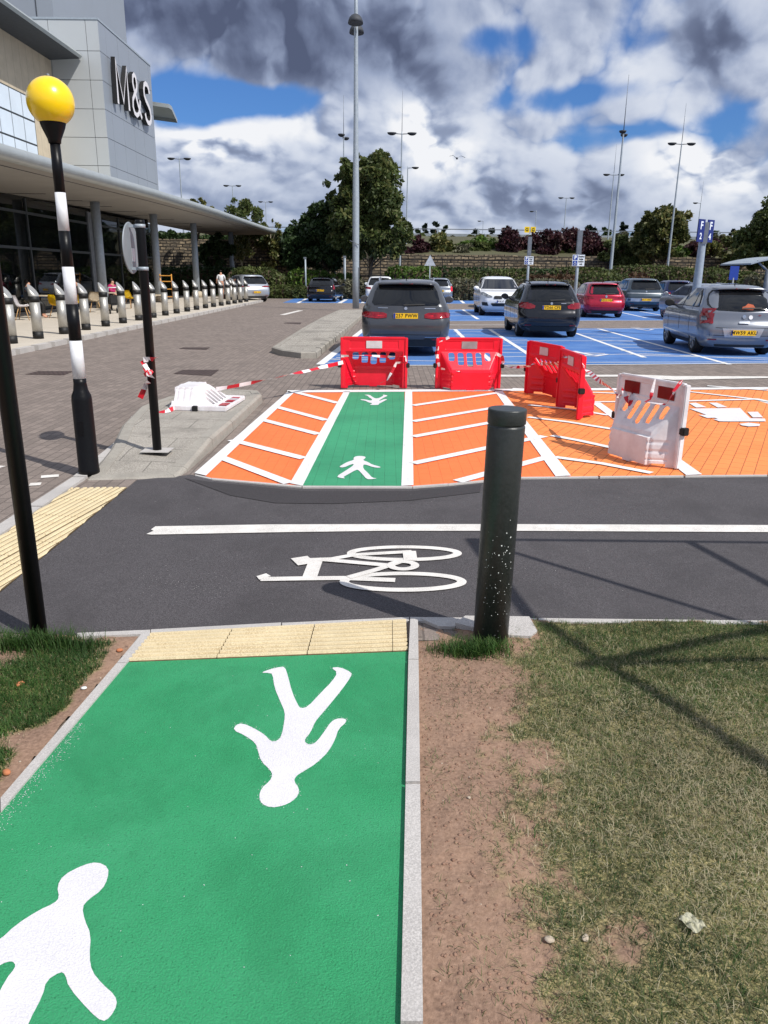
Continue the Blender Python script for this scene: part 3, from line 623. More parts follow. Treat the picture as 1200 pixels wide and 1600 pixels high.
# thick dark bollard
x,y=G(766,1000); bo=thing('dark_bollard','thick dark grey cylindrical bollard with grooved cap beside the dirt strip','bollard',(x,y,0)); bo.rotation_euler=(0,R(.9),0)
bm=bmesh.new(); lathe(bm,[(.0835,-.05),(.0835,1.046),(.0825,1.050),(.0795,1.051),(.0795,1.060),(.081,1.061)],n=48); obj('shaft',bm,bollm,bo)
bm=bmesh.new(); lathe(bm,[(.0845,1.061),(.0855,1.063),(.0855,1.120),(.0840,1.125),(.0800,1.1265)],n=48); obj('cap',bm,bollm,bo)
bm=bmesh.new()
for k in range(75):
    a=R(rng.uniform(225,330)); z=min(.62,abs(rng.gauss(.28,.15)))+.03; r=.0838; sz=rng.uniform(.0009,.0025)
    if k<12: sz=rng.uniform(.002,.004); z=rng.gauss(.47,.05); a=R(rng.gauss(290,12))
    c=Vector((r*math.cos(a),r*math.sin(a),z)); t=Vector((-math.sin(a),math.cos(a),0)); u=Vector((0,0,1)); vs=[]
    for q in range(6): vs.append(bm.verts.new(c+t*sz*math.cos(q*PI/3)*rng.uniform(.6,1.2)+u*sz*math.sin(q*PI/3)*rng.uniform(.6,1.4)))
    bm.faces.new(vs)
tag(obj('paint_chips',bm,chipm,bo),kind='stuff')
bm=bmesh.new(); slab(bm,[(x-.1,3.585),(x-.16,3.5),(x-.02,3.42),(x+.09,3.37),(x+.19,3.36),(x+.235,3.42),(x+.225,3.585)],-.03,.028)
bm2=bmesh.new(); slab(bm2,[(x-.33,3.58),(x-.24,3.49),(x-.161,3.49),(x-.11,3.583)],-.03,.012); me=bpy.data.meshes.new('t'); bm2.to_mesh(me); bm.from_mesh(me); bm2.free()
ST(obj('bollard_footing',bm,conc))
# ================= plastic barriers =================
def barrier_meshes(flip=False,w=.98,h=.76,bul=.23,stripes=None):
    """panel in local xz, bulge towards -y; shell of even thickness"""
    nx,nz=120,96; V={}
    def bulge(x,z):
        # depth of the moulded tank below the slots
        u=abs(x)/(w/2); e=max(0,min(1,(.90-u)/.30))
        zz=max(0,min(1,(.53-z/h*.76/.76)/.22)) if False else max(0,min(1,(.56-z)/.29)); d=bul*min(e,zz)*(1-.12*max(0,1-abs(e-zz)*6)*(1 if 0<min(e,zz)<1 else 0))
        rib=0
        if u>.56 and u<.82 and z<.30 and z>.06:
            rib=.012*max(0,math.cos((z-.06)*2*PI/.085))*1.0
        return d-rib*(1 if d>.02 else 0)
    def hole(x,z):
        if z<.035 and .12<abs(x)/(w/2)*1<.84 : 
            if abs(x)<.40 and abs(x)>.30: return z<.03
            return z<.018 and abs(x)<.40 and abs(x)>.05
        n=5; sw=.70/n
        if abs(x)>.335: return False
        k=math.floor((x+.35)/sw); cx=-.35+sw*(k+.5); hw=sw*.5-.022; dx=abs(x-cx)
        if dx>hw: return False
        lo=.35+.09*(abs(cx)/.3)**2; hi=.545; r=min(hw,.026)
        if z>hi-0 or z<lo: return False
        if z>hi-r and dx-(hw-r)>math.sqrt(max(0,r*r-(z-hi+r)**2)): return False
        if z<lo+r and dx-(hw-r)>math.sqrt(max(0,r*r-(lo+r-z)**2)): return False
        return True
    t=.03
    for i in range(nx+1):
        for j in range(nz+1):
            x=-w/2+w*i/nx; z=h*j/nz
            V[i,j]=(x,z,bulge(x,z))
    bm=bmesh.new(); vf={};vb={}
    solid={}
    for i in range(nx):
        for j in range(nz):
            x=-w/2+w*(i+.5)/nx; z=h*(j+.5)/nz; solid[i,j]=not hole(x,z)
    def F(i,j):
        if (i,j) not in vf: x,z,d=V[i,j]; vf[i,j]=bm.verts.new((x,-d-t/2-(.006 if .6<z<.735 and abs(x)>.445 else 0)+(.008 if .60<z<.72 and abs(x)<.37 else 0),z))
        return vf[i,j]
    def B(i,j):
        if (i,j) not in vb: x,z,d=V[i,j]; vb[i,j]=bm.verts.new((x,-d*.93+t/2-(.008 if .60<z<.72 and abs(x)<.37 else 0),z))
        return vb[i,j]
    for (i,j),sld in solid.items():
        if not sld: continue
        f=bm.faces.new((F(i,j),F(i+1,j),F(i+1,j+1),F(i,j+1))); f.smooth=True
        f=bm.faces.new((B(i,j),B(i,j+1),B(i+1,j+1),B(i+1,j))); f.smooth=True
        for (a,b_),(c,d) in (((i-1,j),((i,j+1),(i,j))),((i+1,j),((i+1,j),(i+1,j+1))),((i,j-1),((i,j),(i+1,j))),((i,j+1),((i+1,j+1),(i,j+1)))):
            if not solid.get((a,b_),False):
                bm.faces.new((F(*d),F(*c),B(*c),B(*d)))
    bmesh.ops.remove_doubles(bm,verts=bm.verts[:],dist=.0004)
    return bm
bar_me=bpy.data.meshes.new('barrier_shell'); _bm=barrier_meshes(); _bm.to_mesh(bar_me); _bm.free()
try: bar_me.set_sharp_from_angle(angle=R(38))
except Exception: pass
def barrier(kind,label,loc,rot,front=None,back=None,tilt=None):
    r=thing(kind,label,'barrier',loc,rot,'plastic pedestrian barriers'); mat=plr if 'red' in kind else plw
    me=bar_me.copy(); me.materials.append(mat); o=obj('panel',me,mat,r)
    bm=bmesh.new()
    for sgn in (-1,1):                       # side posts
        box(bm,sgn*.49-.022,sgn*.49+.022,-.032,.032,0,.765)
    box(bm,-.47,.47,-.026,.026,.742,.775)
    bmesh.ops.bevel(bm,geom=bm.edges[:],offset=.008,segments=2,affect='EDGES'); obj('frame',bm,mat,r,smooth=True,angle=40)
    for sgn,up in ((-1,.35),(1,.35)):       # rubber clips
        bm=bmesh.new(); box(bm,sgn*.515-.03,sgn*.515+.04 if sgn>0 else sgn*.515+.03,-.038,.038,up-.035,up+.035)
        bmesh.ops.bevel(bm,geom=bm.edges[:],offset=.008,segments=2,affect='EDGES'); obj('clip',bm,blk,r)
    for side,spec in ((-1,front),(1,back)):
        for (x0,x1,m) in (spec or []):
            bm=bmesh.new(); y=side*.0155; box(bm,x0,x1,min(y,y+side*-.004)-.0,max(y,y+side*.004),.605,.715); obj('reflector',bm,m,r)
    return r
W1=[(-.12,.12,refw)]; 
def pl(p0,p1): # origin and rotation with local x from p0 to p1 (bulge to the right hand of p0->p1)
    a=Vector(p0);b_=Vector(p1); return ((a.x+b_.x)/2,(a.y+b_.y)/2,.012),math.atan2(b_.y-a.y,b_.x-a.x)
l,r=pl((.30,11.93),(-.66,11.87)); barrier('red_barrier','red barrier with its hollow side to the camera and loose tape in its slots',l,r,W1,W1)
l,r=pl((.79,11.95),(1.76,12.03)); barrier('red_barrier','red plastic barrier with its bulging side to the camera, right of the green lane',l,r,W1,W1)
l,r=pl((2.38,10.72),(2.14,11.52)); barrier('red_barrier','red plastic barrier turned edge-on, farther left one of the angled pair',l,r,W1,W1)
l,r=pl((2.375,9.42),(2.335,10.3)); barrier('red_barrier','red plastic barrier turned edge-on, nearer right one of the angled pair',l,r,W1,W1)
l,r=pl((2.34,7.66),(2.68,6.89)); 
# bulge must face the camera side (-x,-y)
barrier('white_barrier','upright white plastic barrier with two red reflector squares on the orange bay',l,r,[(-.40,-.16,refr),(.11,.35,refr)],W1).scale=(.9,.9,1.)
# fallen one: lies on its back, top rail to the right
fx,fy=G(320,641,.12); f=barrier('white_barrier','fallen white plastic barrier lying on its back on the kerbed island',(0,0,0),0,None,None)
f.matrix_world=Matrix.Translation((fx-.40,fy+.5,.135))@Matrix.Rotation(R(-4),4,'Z')@Matrix(((0,0,1,0),(-1,0,0,0),(0,-1,0,0),(0,0,0,1)))@Matrix.Scale(.9,4)
for x0,x1,m in ((-.47,-.32,refr),(-.32,-.17,refw),(-.17,-.02,refr),(.1,.3,refr)):
    bm=bmesh.new(); box(bm,x0,x1,-.020,-.0155,.605,.715); obj('reflector',bm,m,f)
# ---- warning tape ----
def tape(name,pts,label,w=.05,twist=.0,seg=.11,sag=0,tw0=0):
    P=[Vector(p) for p in pts]; D=[]
    for a,b_ in zip(P,P[1:]):
        n=max(1,int((b_-a).length/.028)); D+=[a.lerp(b_,k/n) for k in range(n)]
    D.append(P[-1]); bm=bmesh.new(); L=0; prev=None; tot=sum((D[i+1]-D[i]).length for i in range(len(D)-1))
    for i,p in enumerate(D):
        if i: L+=(D[i]-D[i-1]).length
        t=(D[min(i+1,len(D)-1)]-D[max(i-1,0)]).normalized()
        u=Vector((0,0,1))-t*t.z
        if u.length<.2: u=Vector((1,0,0))-t*t.x
        u.normalize(); v=t.cross(u); a=tw0+twist*L+.3*math.sin(L*9)
        d=(u*math.cos(a)+v*math.sin(a))*w/2; q=p-Vector((0,0,sag*4*(L/tot)*(1-L/tot)))
        cur=(bm.verts.new(q+d),bm.verts.new(q-d))
        if prev: bm.faces.new((prev[0],prev[1],cur[1],cur[0])).material_index=int(L/seg)%2
        prev=cur
    return tag(obj(name,bm,[tapew,taper]),label,'tape','red and white warning tape')
s0=Vector((sx_-.02,sy_-.05,0))
tape('warning_tape',[(sx_-.05,sy_-.045,.93),(sx_+.045,sy_-.046,.935),(sx_+.05,sy_+.04,.94),(sx_-.05,sy_+.04,.93),(sx_-.06,sy_-.04,.92),(sx_+.03,sy_-.05,.78),(sx_-.05,sy_-.06,.84),(sx_-.02,sy_-.06,.72),at(229,600,sy_),at(219,622,sy_)],'knotted red and white tape hanging from the black sign post',twist=6,seg=.07)
a=G(206,668,.02);c=G(214,662,.02)
tape('warning_tape',[G(206,656,.03)+(.05,),a+(.02,),G(212,668,.02)+(.04,),G(228,660,.02)+(.03,),G(243,651,.06)+(.1,),G(262,646,.1)+(.13,),G(285,638,.1)+(.14,)],'loose red and white tape lying on the road edge beside the sign post',twist=5,seg=.08)
tape('warning_tape',[at(338,608,9.8),at(400,592,10.3),at(450,580,10.8),at(500,571,11.4),at(536,566,11.8)],'red and white tape stretched from the fallen white barrier to the first red barrier',w=.055,twist=1.2,seg=.2,sag=.05)
tape('warning_tape',[(-.68,11.83,.50),(-.3,11.80,.52),(0,11.81,.50),(.3,11.80,.51),(.31,11.79,.42),(.16,11.72,.42),(.10,11.70,.30),(.02,11.66,.16),(-.08,11.62,.13)],'twisted tape strung along the slots of the left red barrier',w=.04,twist=5,seg=.12)
tape('warning_tape',[(.95,11.82,.80),(.80,11.86,.72),(.78,11.86,.45),(.76,11.88,.62),(.82,11.85,.33),(1.15,11.75,.30)],'torn tape knotted round the left end of the bulging red barrier',w=.04,twist=7,seg=.06)
tape('warning_tape',[(1.70,11.93,.55),(1.79,11.98,.50),(1.82,12.0,.38),at(800,574,11.7),at(829,572,11.2),(2.2,11.45,.48)],'short tape linking the bulging red barrier to the angled pair',w=.045,twist=4,seg=.1)
tape('warning_tape',[at(845,568,11.1),at(872,566,10.6),at(880,552,10.2),(2.42,9.5,.79),at(912,566,9.3),at(935,588,8.5),at(958,607,7.8),at(968,618,7.62)],'red and white tape running from the edge-on red barriers to the upright white barrier',w=.05,twist=2.2,seg=.075,sag=.05)
tape('warning_tape',[at(966,622,7.5),at(972,606,7.52),at(982,628,7.45),at(990,612,7.5),at(984,640,7.4),at(992,622,7.45)],'bunched tape knot on the left end of the upright white barrier',w=.05,twist=9,seg=.07)
tape('warning_tape',[at(1024,592,7.15),at(1016,624,7.1),at(1008,628,7.12),at(1040,632,6.95),at(1062,600,6.85),at(1066,594,6.88),at(1052,612,6.8)],'tape wrapped over the top corner of the upright white barrier',w=.03,twist=5,seg=.15)
# ================= frame just outside the picture that throws its shadow here =================
ELEV=R(48); SD=Vector((.79,-.613)).normalized()
def lift(px,py,z):
    g=G(px,py); k=z/math.tan(ELEV); return Vector((g[0]+SD.x*k,g[1]+SD.y*k,z))
fr_=thing('shelter_frame','grey tubular frame standing on the grass, just right of the picture','frame')
Z=2.7
for k,(p0,p1,rad) in enumerate([((735,843),(1300,849),.020),((735,843),(825,962),.034),((825,962),(1250,1240),.036),((735,843),(1142,967),.022),((1142,967),(1400,1045),.022),((1075,846),(1260,945),.03),((900,1043),(1200,985),.030),((920,1040),(1260,1032),.02)]):
    tubo('bar',[lift(*p0,Z),lift(*p1,Z)],rad,galvd,fr_)
e0=lift(1300,849,Z);e1=lift(1250,1240,Z); tubo('bar',[e0,(5.6,2.5,Z),(5.2,.6,Z),e1],.03,galvd,fr_)
for q in ((5.6,2.5),(5.2,.6)): tubo('post',[(q[0],q[1],-.1),(q[0],q[1],Z)],.045,galvd,fr_)
# ================= SHOP BUILDING =================
bd=thing('shop_building','large grey panelled shop with a square tower and a long canopy','building')
def P(name,bm,m,par=bd,**k): return obj(name,bm,m,par,**k)
XG=-14.5; Y0,Y1=8.,50.
# glazing with frames
bm=bmesh.new(); box(bm,XG-.02,XG,Y0,Y1,.1,4.5); gl=P('shopfront_glass',bm,shopglass)
for k in range(-6,5):
    y=32.9+3.7*k
    bm=bmesh.new(); box(bm,XG-.06,XG+.05,y-.05,y+.05,.1,4.45); P('mullion',bm,mull)
bm=bmesh.new()
for z in (.2,2.55,3.9): box(bm,XG-.05,XG+.04,Y0,Y1,z-.05,z+.05)
P('transom',bm,mull)
bm=bmesh.new(); box(bm,XG-.10,XG+.06,39.5,41.2,.1,4.44); P('entrance_panel',bm,galvd)
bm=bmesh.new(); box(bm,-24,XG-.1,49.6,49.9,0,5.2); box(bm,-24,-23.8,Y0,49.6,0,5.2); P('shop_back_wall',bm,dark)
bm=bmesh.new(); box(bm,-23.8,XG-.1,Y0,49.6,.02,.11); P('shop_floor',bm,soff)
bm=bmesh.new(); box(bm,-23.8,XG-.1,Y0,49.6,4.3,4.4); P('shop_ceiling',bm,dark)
for k in range(7):
    bm=bmesh.new(); lathe(bm,[(.22,.1),(.22,4.3)],c=(-16.6,13+k*6,0),n=14); P('inner_column',bm,galvd)
for k in range(9):
    bm=bmesh.new(); y=12+k*4.1; box(bm,-19.5,-17.9,y,y+2.,.11,.9+.5*(k%3)); box(bm,-19.3,-18.1,y+.2,y+1.8,.9+.5*(k%3),1.25+.5*(k%3)); P('shop_counter',bm,[stonew,dark,galvd][k%3])
# canopy: curved underside slab with rounded nose, follows measured edge
edge=[(6,4.5),(14,4.58),(21.6,4.67),(25.7,4.74),(36.3,4.96),(48.3,5.12),(62,5.2),(70,5.26),(73.6,5.3)]
def canopy(bmn,yend=73.6):
    secs=[]
    ys=[6]+[6+k*2.5 for k in range(1,27)]+[72.6,73.3,73.6]
    for y in ys:
        z=np.interp(y,[e[0] for e in edge],[e[1] for e in edge]); tp=max(0,(y-66)/7.6); x0=-10-.0*tp; nose=[]
        # section: soffit wall -> nose -> top wall
        pr=[(-15.6,z-.38)]+[(-13,z-.36),(-11,z-.30),(-10.25,z-.2)]
        for a in range(-70,91,20): pr.append((-10.19+.19*math.cos(R(a)),z+.0+.19*math.sin(R(a))))
        pr+=[(-11.2,z+.33),(-13.5,z+.55),(-15.6,z+.62)]
        k=1-.10*tp**2
        pr=[(x*1.0,z+(zz-z)*k) for x,zz in pr]
        secs.append([(x,y,zz) for x,zz in pr])
    V=[[bmn.verts.new(p) for p in s_] for s_ in secs]
    for a,b_ in zip(V,V[1:]):
        for i in range(len(a)-1):
            f=bmn.faces.new((a[i],b_[i],b_[i+1],a[i+1])); f.material_index=1 if i<3 else 0; f.smooth=True
    bmn.faces.new(V[0]); bmn.faces.new(V[-1][::-1])
    bmesh.ops.recalc_face_normals(bmn,faces=bmn.faces[:])
bm=bmesh.new(); canopy(bm); can=P('canopy',bm,[fasc,soff])
bm=bmesh.new()
for y in np.arange(9.2,73,3.7):
    z=np.interp(y,[e[0] for e in edge],[e[1] for e in edge]); box(bm,-15.5,-13.0,y-.01,y+.01,z-.384,z-.368)
for z0,x in ((-.315,-10.9),):
    pass
P('soffit_joint',bm,joint,can)
tubo('soffit_seam',[(-10.6,y,np.interp(y,[e[0] for e in edge],[e[1] for e in edge])-.262) for y in (6,21.6,36.3,48.3,62,73)],.008,joint,can)
for cy in (25.4,36.0,44.8,53.9,66.6,17.5):
    z=np.interp(cy,[e[0] for e in edge],[e[1] for e in edge])
    bm=bmesh.new(); lathe(bm,[(.20,.1),(.20,z-.3)],c=(-12.8,cy,0),n=24); c=P('column',bm,galv)
    bm=bmesh.new(); lathe(bm,[(.34,.1),(.34,.42),(.27,.5)],c=(-12.8,cy,0),n=20); obj('column_base',bm,stonew,c)
# tower clad in metal panels with open joints
TX,TY0,TY1,TT=-14.0,42.,50.6,13.2
bm=bmesh.new(); box(bm,-19.6,TX-.06,TY0+.06,TY1-.05,4.9,TT-.02); tw=P('tower',bm,joint)
rowz=[13.2,11.88,10.62,9.35,8.07,6.78,5.2]
bm=bmesh.new()
ysn=[TY0,TY0+1.0]+[TY0+1.0+(TY1-TY0-1.5)*k/4 for k in range(1,5)]+[TY1]
bmb=bmesh.new()
for i in range(6):
    z1,z0=rowz[i]-.012,rowz[i+1]+.012
    for a,b_ in zip(ysn,ysn[1:]):
        box(bm,TX-.055,TX+rng.uniform(-.002,.002),a+.010,b_-.010,z0,z1)
    for a,b_ in ((-19.6,-16.4),(-16.4,-14.6),(-14.6,TX-.06)):
        box(bmb,a+.012,b_-.012 if b_<-14.1 else TX,TY0,TY0+.055,z0,z1)
obj('front_cladding',bm,panel,tw); obj('side_cladding',bmb,panel_sunlit,tw)
bm=bmesh.new(); box(bm,-19.7,TX+.03,TY0-.03,TY1,TT,TT+.09); obj('coping',bm,galv,tw)
# sign letters on the tower
def letters(s,yc,zc,size,sx):
    me=text_mesh(s,size,extrude=.13,sx=sx)
    for v in me.vertices: v.co=Vector((v.co.z,v.co.x,v.co.y))
    me.materials.append(whitep); me.materials.append(blk)
    for p_ in me.polygons:
        p_.material_index=0 if p_.normal.x>.9 else 1
    o=bpy.data.objects.new('sign_letter',me); link(o,bd); o.location=(TX+.19,yc,zc); return o
def strokes(name,paths,w,y0,z0,sy,sz):
    """thin upright letter built from strokes in the wall plane"""
    bm=bmesh.new()
    for path in paths:
        pts=[Vector((y0+a*sy,z0+b_*sz)) for a,b_ in path]; n=len(pts); L=[];Rr=[]
        for i in range(n):
            t=(pts[min(i+1,n-1)]-pts[max(i-1,0)]).normalized(); q=Vector((-t.y,t.x))*w/2; L.append(pts[i]+q); Rr.append(pts[i]-q)
        for i in range(n-1):
            quad=[L[i],L[i+1],Rr[i+1],Rr[i]]; x1=TX+.27+.0004*i; x0=TX+.05
            a=[bm.verts.new((x0,q.x,q.y)) for q in quad]; b2=[bm.verts.new((x1,q.x,q.y)) for q in quad]
            f=bm.faces.new(b2); f.material_index=0
            for k in range(4):
                f=bm.faces.new((a[k],a[(k+1)%4],b2[(k+1)%4],b2[k])); f.material_index=1
    bmesh.ops.recalc_face_normals(bm,faces=bm.faces[:])
    return obj(name,bm,[whitep,blk],bd)
zb,zt_=9.85,11.85
strokes('sign_letter',[[(0,0),(.02,1),(.5,.12),(.98,1),(1,0)]],.25,43.35,zb,1.75,2.0)
S_=[(.92,.80),(.86,.92),(.68,.99),(.42,1.0),(.2,.94),(.08,.80),(.12,.66),(.3,.56),(.6,.47),(.85,.37),(.95,.22),(.86,.08),(.62,0),(.36,0),(.14,.07),(.04,.2)]
strokes('sign_letter',[S_],.25,47.9,zb,1.25,2.0)
A_=[(1.05,0),(.78,.2),(.3,.62),(.2,.76),(.24,.92),(.42,1.0),(.6,.95),(.68,.8),(.6,.66),(.3,.5),(.06,.34),(.02,.16),(.16,.03),(.42,0),(.68,.08),(.86,.26),(.95,.44)]
strokes('sign_letter',[A_],.23,45.75,zb,1.45,2.0)
# upper wall with frosted windows and oversailing roof
UX=-16.43
bm=bmesh.new(); box(bm,-30,UX,8,TY0-.02,4.7,11.6); P('upper_wall',bm,stonew)
bm=bmesh.new(); box(bm,UX,UX+.03,8,39.3,5.2,9.28); ww=P('upper_window',bm,mull)
bm=bmesh.new()
for k in range(27):
    y=39.2-1.16*k
    for i in range(4): box(bm,UX+.03,UX+.05,y-1.08,y,5.3+i*1.0,5.3+i*1.0+.92)
obj('window_panes',bm,pane_w,ww)
def onx_roof():
    bm=bmesh.new(); pts=[]
    x1=-14.95
    for y in (8,20,30,41.9):
        z=11.62
        pts.append([(x1+.0,y,z-.10),(x1+.10,y,z),(x1+.0,y,z+.12),(-22,y,z+1.1),(-22,y,z+.3),(UX,y,z-.18)])
    V=[[bm.verts.new(p) for p in s_] for s_ in pts]
    for a,b_ in zip(V,V[1:]):
        for i in range(6): bm.faces.new((a[i],a[(i+1)%6],b_[(i+1)%6],b_[i])).material_index=0 if i<4 else 1
    bm.faces.new(V[0]); bm.faces.new(V[-1][::-1]); bmesh.ops.recalc_face_normals(bm,faces=bm.faces[:]); return bm
P('oversailing_roof',onx_roof(),[fasc,joint])
# taller block behind, rear eave
bm=bmesh.new(); box(bm,-34,-19.9,52,66,4,24); P('rear_block',bm,panel)
bm=bmesh.new()
for z in (15,17.6,20.2): box(bm,-34,-19.88,51.97,52,z,z+.04)
for x in (-20.9,-23,-26): box(bm,x,x+.04,51.96,51.99,4,24)
P('block_joint',bm,joint)
bm=bmesh.new(); slab(bm,[(-20,51.0),(-13.3,51.6),(-13.3,52.2),(-14.2,57),(-20,57)],11.2,11.42); o=P('rear_eave',bm,fasc); 
for v in o.data.vertices: v.co.z+=(-13.3-v.co.x)*.11
bm=bmesh.new(); box(bm,-20,-17.6,TY1+.02,58,5.3,11); P('rear_wall',bm,panel)
# ================= stainless bollards =================
bp=[(20,544),(61,535),(101,528),(135.5,521),(166,515),(193,511),(217.5,506),(240,502),(259,498),(276.5,495),(293,492),(307.5,489),(321.5,486),(334,484),(346,482),(357,481),(367,480),(376,478),(385,476)]
def steel_bollard():
    r=thing('steel_bollard','x','bollard',(0,0,0),0,'steel bollards along the shop pavement')
    bm=bmesh.new(); lathe(bm,[(.125,0),(.125,.17)],n=20); obj('base_sleeve',bm,blk,r)
    bm=bmesh.new(); lathe(bm,[(.120,.17),(.120,.86)],n=24); obj('shaft',bm,steel,r)
    bm=bmesh.new(); lathe(bm,[(.123,.86),(.123,1.0)],n=24); obj('black_band',bm,blk,r)
    bm=bmesh.new(); n=24; a=[];b_=[]
    for i in range(n):
        t=2*PI*i/n; x,y=.121*math.cos(t),.121*math.sin(t); a.append(bm.verts.new((x,y,1.0))); b_.append(bm.verts.new((x*.98,y,1.14-x*1.15)))
    for i in range(n): bm.faces.new((a[i],a[(i+1)%n],b_[(i+1)%n],b_[i])).smooth=True
    bm.faces.new(b_); obj('sloped_top',bm,steel,r); return r
proto=steel_bollard()
ordn=['first','second','third','fourth','fifth','sixth','seventh','eighth','ninth','tenth','eleventh','twelfth','thirteenth','fourteenth','fifteenth','sixteenth','seventeenth','eighteenth','nineteenth']
for i,(px,py) in enumerate(bp):
    X=-8.5 if i<12 else -8.5+.05*(i-12)
    q=onX(px,py,X); r=proto if i==0 else copy_tree(proto); r.location=(X,q.y,.1); r.rotation_euler.z=R(-6)
    r['label']='brushed steel bollard with slanted top, %s from the left in the row outside the shop'%ordn[i]
# second row glimpsed between the far bollards
for k,(px,lab) in enumerate(((362,'steel bollard set behind the row, left one of two near the far columns'),(372,'steel bollard set behind the row, right one of two near the far columns'))):
    r=copy_tree(proto); q=onX(px,470,-9.6); r.location=(-9.6,q.y,.1); r['label']=lab
# ================= cafe chairs, tables, people =================
def chair(label,mat,loc,rz):
    r=thing('cafe_chair',label,'chair',loc,rz,'cafe chairs under the canopy')
    bm=bmesh.new(); g={}
    prof=[(-.22,.47,.20),(-.12,.43,.22),(.05,.42,.23),(.15,.44,.24),(.21,.54,.24),(.25,.68,.22),(.28,.80,.16)]
    rows=[]
    for y,z,w in prof:
        row=[]
        for i in range(7):
            u=i/3-1; row.append(bm.verts.new((u*w,y-.05*u*u*(z>.5),z+.07*abs(u)**3*(z<.5))))
        rows.append(row)
    for a,b_ in zip(rows,rows[1:]):
        for i in range(6): bm.faces.new((a[i],a[i+1],b_[i+1],b_[i])).smooth=True
    bmesh.ops.solidify(bm,geom=bm.faces[:],thickness=.015); obj('shell',bm,mat,r)
    for sx in (-1,1):
        for sy in (-1,1): tubo('leg',[(sx*.12,sy*.1,.42),(sx*.22,sy*.22,0)],.014,wood,r,6)
    return r
def table(label,loc):
    r=thing('cafe_table',label,'table',loc,0,'cafe tables under the canopy')
    bxo('table_top',(-.35,.35,-.35,.35,.71,.74),stonew,r); tubo('pedestal',[(0,0,.02),(0,0,.71)],.03,blk,r); bxo('foot',(-.25,.25,-.25,.25,0,.02),blk,r)
def gp_(px,py,X=-13.2): 
    q=onX(px,py,X); return (X,q.y,.1)
def onfl(px,py): x,y=G(px,py,.1); return (x,y,.1)
chair('white shell chair behind the bollards at the left edge of the shopfront',plw,onfl(38,500),R(100))
chair('yellow shell chair beside the striped crossing lamp',yplas,onfl(92,497),R(150)); chair('pale shell chair just right of the striped crossing lamp, by the shop window',stonew,onfl(150,488),R(20))
chair('yellow shell chair right of the person in magenta',yplas,onfl(205,482),R(60)); chair('yellow shell chair between the second and third bollards, mostly hidden',yplas,onfl(120,492),R(-40))
table('square cafe table left of the striped lamp beside the glass',onfl(66,494)); table('square cafe table by the shop window right of the striped lamp',onfl(175,485))
def body(name,label,cat,joints,edges_,mat,loc,rz,parts,s=1):
    """one skinned body mesh; parts: list of (name, joints, edges, material)"""
    def sk(nm,J,E_,m,par):
        me=bpy.data.meshes.new(nm); me.from_pydata([j[0] for j in J],E_,[]); o=bpy.data.objects.new(nm,me); COL.objects.link(o)
        sm=o.modifiers.new('s','SKIN'); 
        for i,j in enumerate(J): me.skin_vertices[0].data[i].radius=(j[1],j[1]*(j[2] if len(j)>2 else 1))
        me.skin_vertices[0].data[0].use_root=True; o.modifiers.new('b','SUBSURF').levels=1
        m2=evalmesh(o); bpy.data.objects.remove(o); m2.materials.clear(); return obj(nm,m2,m,par,smooth=True)
    r=thing(name,label,cat,loc,rz)
    sk('body',joints,edges_,mat,r)
    for nm,J,E_,m in parts: sk(nm,J,E_,m,r)
    return r
# standing person: torso, legs, arms
stJ=[((0,0,.95),.15,.8),((0,0,1.25),.16,.7),((0,0,1.45),.12,.8),((0,0,1.52),.05),((0,-.02,1.66),.10),((.09,0,.9),.09),((.1,-.01,.5),.065),((.1,.02,.08),.045),((.1,-.12,.03),.035),((-.09,0,.9),.09),((-.1,.03,.5),.065),((-.1,.08,.08),.045),((-.1,-.05,.03),.035),((.2,0,1.42),.055),((.27,-.02,1.15),.042),((.27,-.15,.95),.03),((-.2,0,1.42),.055),((-.27,-.05,1.15),.042),((-.22,-.25,1.02),.03)]
stE=[(0,1),(1,2),(2,3),(3,4),(0,5),(5,6),(6,7),(7,8),(0,9),(9,10),(10,11),(11,12),(2,13),(13,14),(14,15),(2,16),(16,17),(17,18)]
q=onX(347,470,-10.6)
body('person','person in a white shirt standing behind the far steel bollards','person',stJ,stE,skin,(-10.6,q.y,.1),R(200),[('white_shirt',[((0,0,1.0),.17,.8),((0,0,1.25),.18,.72),((0,0,1.46),.12,.7),((.2,0,1.43),.07),((.26,-.02,1.2),.06),((-.2,0,1.43),.07),((-.26,-.04,1.2),.06)],[(0,1),(1,2),(2,3),(3,4),(2,5),(5,6)],whl),('trousers',[((0,0,.95),.16,.8),((.1,0,.6),.09),((.1,0,.1),.06),((-.1,0,.6),.09),((-.1,.06,.1),.06)],[(0,1),(1,2),(0,3),(3,4)],dark),('hair',[((0,.02,1.70),.10),((0,.04,1.76),.07)],[(0,1)],hairm)])
siJ=[((0,0,.52),.16,.9),((0,.04,.8),.16,.75),((0,0,1.0),.12,.8),((0,-.03,1.08),.05),((0,-.07,1.22),.10),((.1,-.2,.52),.085),((.12,-.45,.5),.06),((.12,-.45,.08),.045),((.12,-.57,.04),.035),((-.1,-.2,.52),.085),((-.12,-.45,.5),.06),((-.12,-.42,.08),.045),((-.12,-.54,.04),.035),((.2,0,.97),.055),((.26,-.12,.75),.042),((.12,-.36,.74),.03),((-.2,0,.97),.055),((-.26,-.12,.75),.042),((-.1,-.36,.76),.03)]
